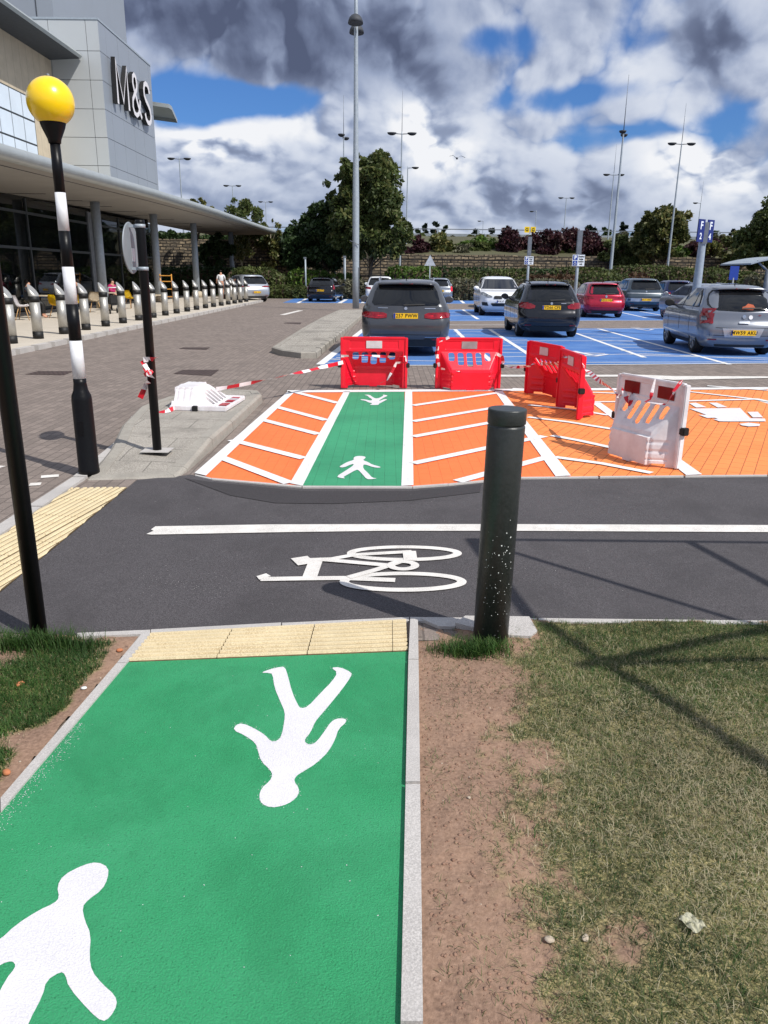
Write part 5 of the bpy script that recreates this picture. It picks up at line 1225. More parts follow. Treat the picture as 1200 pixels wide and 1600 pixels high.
for y0,zz,sc in ((-.42,12.05,1.),(.5,12.0,1.)):
    tubo('arm',[(0,0,zz+.1),(0,y0,zz+.12)],.04,galvd,r,6)
    bm=bmesh.new(); n=18; rows=[]
    for k in range(6):
        a=PI/2*k/5; rows.append([bm.verts.new((.33*math.cos(a)*math.cos(2*PI*i/n),y0*1.3+.42*math.cos(a)*math.sin(2*PI*i/n),zz-.1+.36*math.sin(a))) for i in range(n)])
    for a_,b_ in zip(rows,rows[1:]):
        for i in range(n): bm.faces.new((a_[i],b_[i],b_[(i+1)%n],a_[(i+1)%n])).smooth=True
    bm.faces.new(rows[0]); bm.faces.new(rows[-1][::-1]); bmesh.ops.recalc_face_normals(bm,faces=bm.faces[:]); obj('lamp_head',bm,joint,r)
lamp('twin headed lamp post rising behind the right side of the big tree',628,210)
lamp('lamp post edge-on rising behind the left side of the big tree',537,215,2,turn=R(80))
lamp('twin headed lamp post above the canopy, right of the shop tower',280,249,mast=0)
lamp('distant twin headed lamp post left of the thin tree above the canopy',363,291,mast=0)
lamp('most distant twin headed lamp post just left of the canopy tip',415,316,mast=0)
lamp('tall lamp post with a long mast and edge-on head above the small trees at right',974,210,2,turn=R(70),mast=4,rad=.12)
lamp('slimmer twin headed lamp post just left of the tall masted one',959,274)
lamp('twin headed lamp post with a crossbar behind the yellowing tree',1065,226)
lamp('lamp post with one small head behind the lettered sign pole',1095,318,1)
lamp('twin headed lamp post over the purple trees in the middle right',885,310,mast=0)
lamp('small far lamp post right of the yellow lettered signs',838,331,1,mast=0)
lamp('smallest far lamp post above the round green bush',755,346,1,mast=0)
lamp('single headed lamp post hidden low behind the big tree',637,263,1,mast=0,turn=PI)
# crossbar of the fifth
signdk=M('navy_sign',(22,40,112),.5,var=.05)
# lettered sign pole (F)
v=at(1086,470,24.); f=thing('row_sign_pole','grey pole with two dark blue lettered boards in a V, behind the silver hatchback','sign',(v.x,24,0),0)
bm=bmesh.new(); lathe(bm,[(.13,-.1),(.125,1.5),(.105,2.6),(.10,3.22)],n=18); obj('pole',bm,galv,f)
for s_,a in ((-1,-38),(1,38)):
    bm=bmesh.new(); box(bm,min(s_*.02,s_*.36),max(s_*.02,s_*.36),-.012,.012,-.31,.31); o=obj('board',bm,signdk,f); o.location=(s_*.03,-.12,at(1098,361,24).z); o.rotation_euler=(0,0,R(a)*-1 if s_<0 else R(a))
    me=text_mesh('F',.30,offset=.008); me.transform(UP); me.transform(Matrix.Translation((s_*.19,-.016,.13))); obj('lettering',me,signw,o)
    me=text_mesh('4' if s_>0 else '2',.24,offset=.006); me.transform(UP); me.transform(Matrix.Translation((s_*.19,-.016,-.16))); obj('lettering',me,signw,o)
bm=bmesh.new(); box(bm,-.09,.09,-.13,-.10,2.66,3.26); obj('bracket',bm,galvd,f)
def bay_sign(label,px,py,Y,W,H_,ppx):
    v=at(px,py,Y); r=thing('disabled_bay_sign',label,'sign',(v.x,Y,0),0,'disabled bay signs')
    bm=bmesh.new(); lathe(bm,[(.06,-.1),(.055,v.z+1.05)],n=12); obj('pole',bm,galv,r)
    bxo('upper_sleeve',(-.085,.085,-.07,.07,v.z+H_/2+.03,v.z+1.05),galvd,r)
    o=bxo('board',(-W/2,W/2,-.09,-.07,-H_/2,H_/2),signw,r); o.location.z=v.z
    for k in (0,1):
        bm=bmesh.new(); box(bm,-W/2+.02,-W/2+.02+H_*.42,-.096,-.092,(-H_/2+.02) if k==0 else .015,(-.015) if k==0 else H_/2-.02); obj('blue_square',bm,signb,o)
    me=text_mesh('P',H_*.42,offset=.01); me.transform(UP); me.transform(Matrix.Translation((-W/2+.02+H_*.21,-.1,H_*.24))); obj('lettering',me,signw,o)
    bm=bmesh.new(); cx=-W/2+.02+H_*.2; cz=-H_*.24; s=H_*.42
    tube(bm,[(cx-.02*s,-.1,cz+.36*s),(cx,-.1,cz),(cx+.22*s,-.1,cz),(cx+.3*s,-.1,cz-.3*s)],.05*s,6); tube(bm,[(cx+.24*s*math.cos(a),-.1,cz-.1*s+.24*s*math.sin(a)) for a in [R(q) for q in range(110,361,25)]],.04*s,6); obj('wheelchair_mark',bm,signw,o)
    for k,t in enumerate(('Disabled','badge','holders','only')):
        me=text_mesh(t,H_*.2,sx=.8,offset=.003); me.transform(UP); me.transform(Matrix.Translation((H_*.24,-.094,H_*(.34-.22*k)))); obj('lettering',me,ink,o)
    return r
bay_sign('white and blue disabled bay board on the left pole above the white car',826,407,38,.42,.36,0)
bay_sign('white and blue disabled bay board on the right pole above the black car',903,407,30,.45,.40,0)
v=at(828,359,95); r=thing('yellow_zone_signs','pair of small yellow lettered boards high above the purple trees','sign',(v.x,95,0))
tubo('pole',[(0,0,0),(0,0,v.z+.3)],.09,galv,r)
for s_ in (-1,1):
    o=bxo('board',(-.28,.28,-.03,.0,-.32,.32),signy,r); o.location=(s_*.36,-.1,v.z); me=text_mesh('G',.5,offset=.01); me.transform(UP); me.transform(Matrix.Translation((0,-.05,0))); obj('lettering',me,ink,o)
v=at(672,408,60); r=thing('triangle_sign','grey back of a triangular road sign above the hedge','sign',(v.x,60,0)); tubo('pole',[(0,0,0),(0,0,v.z-.2)],.04,galv,r)
bm=bmesh.new(); vs=[(-.42,-.33),(.42,-.33),(0,.45)]; 
a_=[bm.verts.new((x,-.05,z)) for x,z in vs]; b_=[bm.verts.new((x,-.02,z)) for x,z in vs]; bm.faces.new(a_); bm.faces.new(b_[::-1])
for i in range(3): bm.faces.new((a_[i],b_[i],b_[(i+1)%3],a_[(i+1)%3]))
o=obj('triangle_plate',bm,M('pale_sign_back',(190,196,204),.6),r); o.location.z=v.z
for px,py,lab in ((477,404,'short grey post light among the bushes left of the lamp post'),(539,402,'short grey post light under the big tree')):
    v=at(px,py,58); r=thing('post_light',lab,'post light',(v.x,58,0)); tubo('pole',[(0,0,0),(0,0,v.z)],.06,galv,r,8); bxo('head',(-.12,.08,-.07,.07,v.z-.02,v.z+.1),galvd,r)
# blue notice and trolley shelter at the right
v=at(1147,425,44); r=thing('blue_notice','small dark blue notice board near the trolley shelter','sign',(v.x,44,0)); tubo('pole',[(0,0,0),(0,0,v.z-.3)],.05,galvd,r,8); o=bxo('board',(-.24,.24,-.03,.0,-.36,.36),signb,r); o.location.z=v.z-.05
v=at(1160,410,46); r=thing('trolley_shelter','curved roofed trolley shelter cut by the right edge','shelter',(v.x+2.6,46,0)); zr_=v.z
bm=bmesh.new(); secs=[]
for k in range(13):
    u=k/12; x=-3+6*u; z=zr_-.15+.75*math.sin(PI*u)**.8*.6; secs.append([bm.verts.new((x,yy,z+dz)) for yy,dz in ((-2,0),(2,0),(2,.08),(-2,.08))])
for a_,b_ in zip(secs,secs[1:]):
    for i in range(4): bm.faces.new((a_[i],a_[(i+1)%4],b_[(i+1)%4],b_[i]))
bm.faces.new(secs[0]); bm.faces.new(secs[-1][::-1]); bmesh.ops.recalc_face_normals(bm,faces=bm.faces[:]); obj('roof',bm,galv,r)
for x in (-1.9,1.9): 
    tubo('post',[(x,-1.8,0),(x,-1.8,zr_-.4)],.16,galvd,r,8); tubo('brace',[(x,-1.8,zr_-.5),(x-.7,-1.8,zr_+.05)],.06,galvd,r,6); tubo('brace',[(x,-1.8,zr_-.5),(x+.5,-1.8,zr_+.12)],.06,galvd,r,6)
# ================= DISTANT WALL, BANK, PLANTING =================
ST(sheet('planting_bed',[(-60,50.2),(-9,56),(60,57),(60,76),(-60,76)],-.01,soil2))
wy=75
dry=M('dry_stone',(150,136,112),.95,c2=(108,96,78),vs=1.2,bump=.6,bs=6,brick=dict(w=.5,h=.22,m=.05,v=.6,d=.08,rot=0),spk=.2)
# brick texture must run in the wall plane: use a mapping that turns XZ into XY
def wallmat():
    n=N('stone_wall'); co=n.n('TexCoord').outputs['Object']; sp=n.n('SeparateXYZ'); n.l(co,sp.inputs[0]); cb=n.n('CombineXYZ'); n.l(sp.outputs[0],cb.inputs[0]); n.l(sp.outputs[2],cb.inputs[1])
    bt=n.n('TexBrick'); wv=n.n('TexNoise'); wv.inputs['Scale'].default_value=1.7; n.l(co,wv.inputs['Vector']); va=n.n('VectorMath',operation='MULTIPLY_ADD'); n.l(wv.outputs['Color'],va.inputs[0]); va.inputs[1].default_value=(.5,.22,0); n.l(cb.outputs[0],va.inputs[2]); n.l(va.outputs[0],bt.inputs['Vector']); bt.inputs['Scale'].default_value=1; bt.inputs['Brick Width'].default_value=.62; bt.inputs['Row Height'].default_value=.27; bt.inputs['Mortar Size'].default_value=.055; bt.inputs['Mortar Smooth'].default_value=.4
    bt.inputs['Color1'].default_value=s2l((178,160,132))+(1,); bt.inputs['Color2'].default_value=s2l((120,106,86))+(1,); bt.inputs['Mortar'].default_value=(.015,.013,.01,1)
    col=mixc(n,ramp(n,noi(n,co,1.4,5),.38,.62),bt.outputs['Color'],(.10,.085,.065)); n.l(col,n.b.inputs['Base Color']); n.b.inputs['Roughness'].default_value=.95
    b=n.n('Bump'); b.invert=True; b.inputs['Distance'].default_value=.15; n.l(bt.outputs['Fac'],b.inputs['Height']); n.l(b.outputs[0],n.b.inputs['Normal']); return n.m
wm=wallmat()
ztop=at(700,398,wy).z
bm=bmesh.new(); nx=140
for k in range(nx):
    x0=-62+k*1.0; zz=ztop+.10*noise.noise(Vector((k*.3,0,0)))+(1.1 if x0<-9 else 0); box(bm,x0,x0+.999,wy+.02*(k%2),wy+.8,0,zz)
tag(obj('stone_retaining_wall',bm,wm),'long dry stone retaining wall behind the hedges across the back of the car park','wall')
fe=thing('metal_fence','dark metal railing fence in front of the stone wall','fence',(0,wy-.8,0))
for k in range(60):
    x=-50+k*1.9; bxo('fence_post',(x-.04,x+.04,-.04,.04,0,ztop-.35),blk,fe)
for z in (ztop-.5,ztop-1.2,ztop-1.9): bxo('rail',(-50,63,-.025,.025,z-.04,z+.04),blk,fe)
# bank
bm=bmesh.new(); V=[]
for i in range(90):
    x=-120+i*3.2; row=[]
    for j,(yy,zz) in enumerate(((75.7,ztop-.3),(80,ztop+.5),(86,ztop+1.7),(92,ztop+2.4),(100,ztop+2.8),(140,ztop+2.8),(220,ztop+2.5))): row.append(bm.verts.new((x,yy,zz+.3*noise.noise(Vector((x*.1,yy*.1,0))))))
    V.append(row)
for a_,b_ in zip(V,V[1:]):
    for j in range(6): bm.faces.new((a_[j],b_[j],b_[j+1],a_[j+1]))
bmesh.ops.recalc_face_normals(bm,faces=bm.faces[:]); bankm=M('bank_ground',(84,84,56),.95,var=.25,vs=.15,bump=.5,bs=3,c2=(74,72,52)); ST(obj('bank',bm,bankm))
zf=at(700,372,98).z
rl=thing('guard_rail','pale parapet rail along the top of the bank on the horizon','fence',(0,98,0)); bxo('rail',(-20,95,-.05,.05,zf-.1,zf+.5),signg,rl); 
for k in range(24): bxo('rail_post',(-18+k*4.8,-17.8+k*4.8,-.1,.1,ztop+2,zf+1.1),galv,rl)
bxo('top_rail',(-20,95,-.03,.03,zf+.95,zf+1.05),galvd,rl)
def leafcloud(name,centres,n,size,mat,parent=None,aspect=1.6,hang=.2):
    """centres: list of (x,y,z,radius,weight)"""
    C=np.array([c[:4] for c in centres]); w=np.array([c[4] if len(c)>4 else c[3]**2 for c in centres]); w=w/w.sum()
    k=NR.choice(len(C),n,p=w); d=NR.normal(size=(n,3)); d/=np.linalg.norm(d,axis=1)[:,None]; rr=C[k,3]*(NR.rand(n)**.38)
    P=C[k,:3]+d*rr[:,None]*np.array([1,1,.85]); a=NR.normal(size=(n,3))*.6+d*.8; a[:,2]-=hang; a/=np.linalg.norm(a,axis=1)[:,None]
    b=np.cross(a,NR.normal(size=(n,3))); b/=np.linalg.norm(b,axis=1)[:,None]; s=size*(.6+.8*NR.rand(n))[:,None]
    V=np.stack([P-a*s*aspect*.5,P+b*s*.45,P+a*s*aspect*.5,P-b*s*.45],1).reshape(-1,3); Q=np.arange(4*n).reshape(-1,4)
    return obj(name,mesh_np(name,V,Q),mat,parent)
L_mid=leafmat('tree_leaves',[(.065,.10,.028),(.105,.145,.042),(.16,.19,.06),(.25,.23,.085)],.35,.5,.5)
L_dark=leafmat('dark_leaves',[(.030,.060,.020),(.05,.09,.028),(.08,.12,.04)],.25,.5,.5)
L_yel=leafmat('yellowing_leaves',[(.07,.10,.03),(.15,.17,.05),(.27,.25,.08),(.38,.31,.12)],.3,.5,.6)
L_pur=leafmat('purple_leaves',[(.032,.014,.020),(.065,.020,.030),(.11,.036,.044),(.13,.07,.055)],.25,.5,.4)
L_bri=leafmat('bright_green_leaves',[(.06,.12,.018),(.11,.19,.03),(.17,.26,.045)],.3,.5,.6)
L_hed=leafmat('hedge_leaves',[(.06,.085,.024),(.11,.14,.04),(.18,.20,.065)],.25,.6,.6)
L_gry=leafmat('grey_green_leaves',[(.10,.10,.06),(.17,.17,.10),(.26,.25,.17)],.25,.6,.8)
L_brn=leafmat('rusty_leaves',[(.06,.03,.018),(.12,.055,.03),(.15,.10,.05)],.2,.6,.8)
L_con=leafmat('conifer_needles',[(.010,.022,.012),(.016,.034,.018),(.03,.05,.025)],.1,.6,.6)
bark=M('bark',(92,80,66),.95,var=.2,vs=6,bump=.6,bs=20); barkp=M('pale_bark',(176,166,144),.9,var=.15,vs=5,bump=.4,bs=20)
def tree(name,label,x,y,h,env,n,size,lm,bm_=None,trunk=.2,tz=None,nb=70,z0=0,gap=.62,hang=.3):
    """env: ellipsoids (dx,dy,zc,rx,ry,rz) of the crown outline"""
    r=thing(name,label,'tree',(x,y,z0)); cl=[]
    vol=[e[3]*e[4]*e[5] for e in env]
    while len(cl)<nb:
        e=rng.choices(env,vol)[0]; d=Vector([rng.gauss(0,1) for _ in range(3)]).normalized(); q=rng.uniform(.25,1.)**.5
        c=Vector((e[0]+d.x*e[3]*q*.93,e[1]+d.y*e[4]*q*.93,e[2]+d.z*e[5]*q*.93)); rad=min(e[3],e[5])*rng.uniform(.16,.36)
        cl.append((c.x,c.y,c.z,rad,rad**1.6*rng.uniform(.35,1.4)))
    leafcloud('crown',cl,n,size,lm,r,hang=hang)
    bm=bmesh.new(); tz=tz or h*.75; T_=[(0,0,-.1),(.05,0,tz*.3),(-.04,.03,tz*.6),(.02,0,tz)]; tube(bm,T_,[trunk,trunk*.8,trunk*.55,trunk*.15],8)
    for c in cl[::2]:
        zb_=max(h*.12,min(tz*.9,c[2]*.62)); q=zb_/tz; p0=Vector((0,0,zb_)); p2=Vector(c[:3]); pm=p0.lerp(p2,.5)+Vector((0,0,(p2-p0).length*.10)); tube(bm,[p0,pm,p2],[trunk*.34*(1-q*.5),trunk*.18,trunk*.05],5)
    obj('trunk',bm,bm_ or bark,r); return r
def X_(px,Y): return at(px,425,Y).x
def Z_(py,Y,px=600): return at(px,py,Y).z
Yt=60.
zt=Z_(235,Yt)
def env_px(Y,x0,L): 
    o=[]
    for px,py,rx_,ry_ in L:
        c=at(px,py,Y); s_=Y/1255.; o.append((c.x-x0,0,c.z,rx_*s_,rx_*s_*.9,ry_*s_))
    return o
x0=X_(578,Yt)
tree('big_tree','biggest broad green tree rising in the middle behind the lamp post',x0,Yt,zt,env_px(Yt,x0,[(580,300,52,62),(600,345,47,55),(560,350,50,60),(532,300,26,34),(605,385,36,26),(570,265,40,30),(625,330,22,34)]),34000,.21,L_mid,trunk=.17,nb=190)
x0=X_(510,63); tree('dark_tree','dark dense tree left of the big tree and the lamp post',x0,63,9,env_px(63,x0,[(512,370,42,55),(478,385,34,42),(530,340,32,40),(495,345,22,24)]),24000,.22,L_dark,trunk=.2,nb=140)
x0=X_(462,74); tree('dark_tree','low dark tree just right of the canopy tip',x0,74,6,env_px(74,x0,[(466,385,24,38),(450,398,18,26)]),6000,.2,L_dark,trunk=.15,nb=60)
x0=X_(378,74.2); tree('thin_tree','thin pale-trunked tree above the canopy with sparse yellowing crown',x0,74.2,9,env_px(74.2,x0,[(372,325,26,26),(385,350,40,30),(352,340,20,22),(405,365,24,24)]),3800,.2,L_mid,barkp,.13,nb=60)
x0=X_(424,74); tree('young_tree','small yellow-green young tree at the canopy tip',x0,74,7,env_px(74,x0,[(424,370,20,26),(420,395,20,24),(430,350,8,12)]),1500,.2,L_yel,barkp,.09,nb=36)
x0=X_(335,66); tree('dark_tree','dark bushy tree seen under the canopy between two columns',x0,66,5,env_px(66,x0,[(330,402,24,26),(345,385,22,24)]),4500,.2,L_dark,trunk=.12,nb=50)
x0=X_(362,67); tree('bare_tree','small sparse tree with bare branches under the canopy end',x0,67,6,env_px(67,x0,[(376,388,20,20)]),500,.18,L_yel,barkp,.09,nb=40)
x0=X_(310,72); tree('yellow_tree','yellowish tree top showing above the canopy right of the tower',x0,72,10,env_px(72,x0,[(306,322,20,12),(330,330,14,10)]),1800,.2,L_yel,trunk=.12,nb=36)
x0=X_(1037,72); tree('yellowing_tree','round green tree turning yellow, right of the tall masted lamp post',x0,72,7,env_px(72,x0,[(1035,365,40,36),(1050,352,32,26),(1012,375,26,34),(1022,345,20,18)]),15000,.22,L_yel,trunk=.16,nb=120)
x0=X_(1212,62); tree('large_right_tree','large dark green tree cut by the right edge of the picture',x0,62,10,env_px(62,x0,[(1200,375,48,52),(1230,350,50,60),(1170,385,28,30),(1190,345,24,26)]),20000,.22,L_mid,trunk=.2,nb=140)
x0=X_(975,74); tree('olive_tree','olive green bushy tree left of the yellowing tree',x0,74,5,env_px(74,x0,[(965,395,26,26),(985,385,22,24),(1000,400,30,22)]),9000,.2,L_hed,trunk=.12,nb=50)
x0=X_(1150,74); tree('olive_tree','pale olive bushy tree right of the lettered pole',x0,74,5,env_px(74,x0,[(1145,390,24,26),(1165,400,20,20)]),3500,.2,L_yel,trunk=.12,nb=40)
def bush(name,label,px,py,rx_,ry_,Y,n,lm,size=.2,cat='bush',nb=30,base=None,group=None):
    c=at(px,py,Y); s_=Y/1255.; r=thing(name,label,cat,(c.x,Y,base if base is not None else 0),0,group); zz=c.z-(base or 0); cl=[]
    for _ in range(nb):
        d=Vector([rng.gauss(0,1) for _ in range(3)]).normalized(); q=rng.uniform(.1,1)**.5; rad=min(rx_,ry_)*s_*rng.uniform(.25,.45)
        cl.append((d.x*rx_*s_*q*.8,d.y*rx_*s_*q*.7,zz+d.z*ry_*s_*q*.8,rad))
    leafcloud('foliage',cl,n,size,lm,r,hang=0.)
    bm=bmesh.new()
    for c_ in cl[::3]: tube(bm,[(0,0,-.2),(c_[0]*.5,c_[1]*.5,zz*.4),(c_[0],c_[1],c_[2])],[.06,.04,.015],5)
    obj('stems',bm,bark,r); return r
for i,(px,py,rx_,ry_,lm,lab) in enumerate([(655,388,14,22,L_pur,'small purple-leaved bush just right of the big tree'),(690,386,30,22,L_yel,'wide yellow-green bush on the bank right of the big tree'),(752,393,28,28,L_bri,'rounded bright green bush hanging over the stone wall'),(722,396,14,14,L_gry,'small grey-green bush between the yellow-green and the round bright bush'),
  (795,385,24,28,L_pur,'leftmost dark purple shrub tree on the bank'),(828,390,26,26,L_pur,'tall dark purple shrub tree under the yellow signs'),(862,384,24,30,L_pur,'dark purple shrub tree behind the right disabled bay sign'),(895,380,26,30,L_pur,'dark purple shrub tree left of the tall masted lamp'),(925,388,24,28,L_pur,'rightmost dark purple shrub tree before the masted lamp'),
  (1088,392,18,24,L_pur,'purple shrub directly behind the lettered pole'),(1112,395,22,22,L_pur,'purple shrub right of the lettered pole'),(945,402,18,18,L_gry,'grey-green bush under the purple shrubs near the masted lamp'),(1062,402,24,18,L_bri,'green bush below the yellowing tree')]):
    bush('purple_shrub' if lm is L_pur else 'bank_bush',lab,px,py,rx_,ry_,79+(i%3)*1.5,2600,lm,.22,'shrub',26,base=ztop-.2,group='shrubs on the bank behind the wall')
for i in range(46):
    px=640+i*12.5+rng.uniform(-6,6); lm=[L_hed,L_yel,L_gry,L_hed,L_pur,L_brn,L_bri][rng.randrange(7)] if px<780 or px>930 else [L_pur,L_hed,L_pur,L_gry][rng.randrange(4)]
    bush('bank_bush',['low scrub bush covering the bank, one of many between the wall and the parapet'][0],px,rng.uniform(386,400),rng.uniform(18,30),rng.uniform(9,15),rng.uniform(77,86),1500,lm,.24,'shrub',20,base=ztop-.2,group='scrub covering the bank')
for i in range(12):
    px=655+i*45+rng.uniform(-10,10); bush('bank_bush','low scrub bush along the top of the bank just below the parapet',px,rng.uniform(372,378),rng.uniform(22,36),rng.uniform(7,11),95,1300,[L_hed,L_gry,L_yel][i%3],.26,'shrub',16,base=ztop+1,group='scrub along the top of the bank')
for i in range(9):
    bush('dark_shrub','dark evergreen shrub seen beneath the canopy above the stone wall',250+i*23,376+rng.uniform(-5,5),22,14,78,2200,L_dark,.25,'shrub',22,base=ztop,group='dark shrubs beneath the canopy line')
# far conifers on the horizon
for i,(px,py,w_) in enumerate([(652,353,10),(664,349,11),(681,346,13),(696,351,12),(744,358,12),(768,356,10),(792,352,16),(897,354,14),(922,350,20),(950,353,18),(974,344,12),(994,352,14),(1120,360,16),(1143,358,12)]):
    Y=150.+(i%4)*6; c=at(px,py,Y); s_=Y/1255; r=thing('distant_tree','far dark trees on the horizon beyond the parapet','tree',(c.x,Y,ztop+1.),0,'far trees on the horizon')
    tp=c.z-ztop-1.; cl=[]
    for k in range(22):
        q=rng.random(); cl.append((rng.gauss(0,.5)*w_*s_*(1.1-q*.85),rng.gauss(0,1),tp*q*.95,rng.uniform(.5,1.1)*(1.1-q*.6)*w_*s_*.32,1))
    leafcloud('crown',cl,1700,.45,L_con if i%3 else L_dark,r); tubo('trunk',[(0,0,0),(0,0,tp*.8)],[.2,.04],bark,r,5)
# hedges
def hedge(label,px0,px1,Y,top,depth,lm,n,bulge=.25,jag=.15):
    x0=at(px0,440,Y).x; x1=at(px1,440,Y).x; h=at((px0+px1)/2,top,Y).z; r=thing('hedge',label,'hedge',((x0+x1)/2,Y,0),0,'hedges behind the parking bays')
    w=(x1-x0); bm=bmesh.new(); nx=max(3,int(w/.5)); rows=[]
    prof=[(-depth/2,0),(-depth/2-.1,h*.5),(-depth/2+.05,h*.85),(-depth*.3,h*.98),(0,h),(depth*.3,h*.98),(depth/2,h*.8),(depth/2,0)]
    for i in range(nx+1):
        x=-w/2+w*i/nx; e=min(1,min(i,nx-i)/1.5*.5+.6); rows.append([bm.verts.new((x,yy*e+.1*noise.noise(Vector((x+px0,yy,0))),max(0,zz*(.86+.14*e)-.12+jag*noise.noise(Vector((x*.9+px0,zz,Y)))))) for yy,zz in prof])
    for a_,b_ in zip(rows,rows[1:]):
        for j in range(7): bm.faces.new((a_[j],a_[j+1],b_[j+1],b_[j]))
    bm.faces.new(rows[0]); bm.faces.new(rows[-1][::-1]); bmesh.ops.recalc_face_normals(bm,faces=bm.faces[:])
    me=bpy.data.meshes.new('x'); bm.to_mesh(me); tris=[(f.calc_area(),[v.co.copy() for v in f.verts],f.normal.copy()) for f in bm.faces if f.normal.z>-.5]; bpy.data.meshes.remove(me)
    V=[];Q=[]; ws=[t[0] for t in tris]
    for f in rng.choices(tris,ws,k=n):
        v=f[1]; a=v[0].lerp(v[1],rng.random()).lerp(v[min(3,len(v)-1)].lerp(v[2],rng.random()),rng.random())+f[2]*rng.gauss(.06,.07)
        d=Vector([rng.gauss(0,1) for _ in range(3)]).normalized(); e=d.cross(Vector([rng.gauss(0,1) for _ in range(3)])).normalized(); s_=rng.uniform(.07,.17); b=len(V)
        V+=[a-d*s_,a+e*s_*.5,a+d*s_,a-e*s_*.5]; Q.append((b,b+1,b+2,b+3))
    obj('inner_mass',bm,soil2 if lm is not L_brn else soil2,r); obj('foliage',mesh_np('foliage',[tuple(v) for v in V],Q),lm,r); return r
for a_ in [('clipped hedge at the foot of the canopy end',368,432,60,419,1.6,L_hed,4200),('low clipped hedge in front, left of the black hatchback',418,482,57.8,447,1.2,L_hed,3200),('block of hedge right of the silver SUV',428,445,59,428,1.4,L_hed,1500),
 ('bright green laurel mass left of the lamp post',452,512,61,423,1.8,L_bri,4000),('grey-green hedge between the black hatchback and the white SUV',522,574,58.2,437,1.5,L_gry,3600),('green hedge behind the lamp post foot',515,560,61,428,1.5,L_bri,2200),
 ('bright green hedge above the dark grey SUV',606,684,63,417,1.8,L_bri,4600),('pale grey hedge right of the small grey crossover',697,742,58,437,1.6,L_gry,3600),('clipped green block hedge behind the pale one',700,750,60.5,424,1.4,L_hed,3000),('long dark hedge across the middle',680,880,66,419,1.6,L_dark,8000),
 ('green hedge behind the white car',750,826,61.5,423,1.4,L_bri if False else L_hed,4200),('rust coloured low hedge between the two bay signs',826,900,60,431,1.5,L_brn,3600),('grey-green hedge behind the black car',800,905,58.2,438,1.4,L_gry,4000),('long green hedge behind the red car',862,960,62,420,1.4,L_hed,5000),
 ('pale green hedge behind the crossover',905,980,59,429,1.4,L_hed,4000),('rust coloured hedge piece right of the masted lamp foot',980,1010,59.6,427,1.2,L_brn,1600),('rounded green hedge below the yellowing tree',955,1060,64,415,1.5,L_hed,5200),('green hedge left of the trolley shelter',1030,1130,60,420,1.6,L_hed,5000),('pale hedge under the trolley shelter at the right edge',1170,1260,50,430,2.2,L_gry,5000),('dark hedge left of the trolley shelter post',1105,1180,56,425,1.5,L_hed,4000),('shadowed hedge seen under the canopy',255,372,64,418,1.6,L_dark,6000)]:
    hedge(*a_)
# bird
v=at(714,247,60); bm=bmesh.new()
pts=[(-.55,0,.12),(-.28,.05,.2),(0,.1,0),(.3,.05,.17),(.6,0,.05)]
for i in range(4):
    a_=Vector(pts[i]);b_=Vector(pts[i+1]); vs=[bm.verts.new(q) for q in (a_,b_,b_+Vector((0,.22,0)),a_+Vector((0,.14,0)))]; bm.faces.new(vs)
tube(bm,[(-.05,-.25,-.02),(0,0,-.02),(.02,.4,0)],[.03,.08,.02],8); bmesh.ops.solidify(bm,geom=bm.faces[:],thickness=.01)
o=obj('bird',bm,galvd); o.location=v; tag(o,'single small gull flying in front of the clouds','bird')
# ================= SKY, SUN, CAMERA =================
sunv=Vector((SD.x*math.cos(ELEV),SD.y*math.cos(ELEV),math.sin(ELEV)))
su=bpy.data.lights.new('sun','SUN'); su.energy=4.8; su.angle=R(.53); su.color=(1,.955,.89)
so=bpy.data.objects.new('sun',su); link(so); so.rotation_euler=sunv.to_track_quat('Z','Y').to_euler()
w=bpy.data.worlds.new('World'); SC.world=w; w.use_nodes=True; w.cycles.sampling_method='MANUAL'; w.cycles.sample_map_resolution=512; t=w.node_tree; t.nodes.clear()
class W: pass
def wn(typ,**k):
    x=t.nodes.new('ShaderNode'+typ)
    for a,v in k.items(): setattr(x,a,v)
    return x
def wl(a,b): t.links.new(a,b)
def mth(op,a,b=None,c=None,clamp=False):
    x=wn('Math',operation=op); x.use_clamp=clamp
    for i,v in enumerate((a,b,c)):
        if v is None: continue
        if isinstance(v,(int,float)): x.inputs[i].default_value=v
        else: wl(v,x.inputs[i])
    return x.outputs[0]
sky=wn('TexSky',sky_type='NISHITA'); sky.sun_disc=False; sky.sun_elevation=ELEV; sky.sun_rotation=math.atan2(SD.x,SD.y); sky.air_density=1.0; sky.dust_density=.6; sky.ozone_density=2.0
tc=wn('TexCoord').outputs['Generated']; sp=wn('SeparateXYZ'); wl(tc,sp.inputs[0])
az=mth('ARCTAN2',sp.outputs[0],sp.outputs[1]); el=mth('ARCSINE',sp.outputs[2])
def azel(px,py): d=ray(px,py).normalized(); return math.atan2(d.x,d.y),math.asin(d.z)
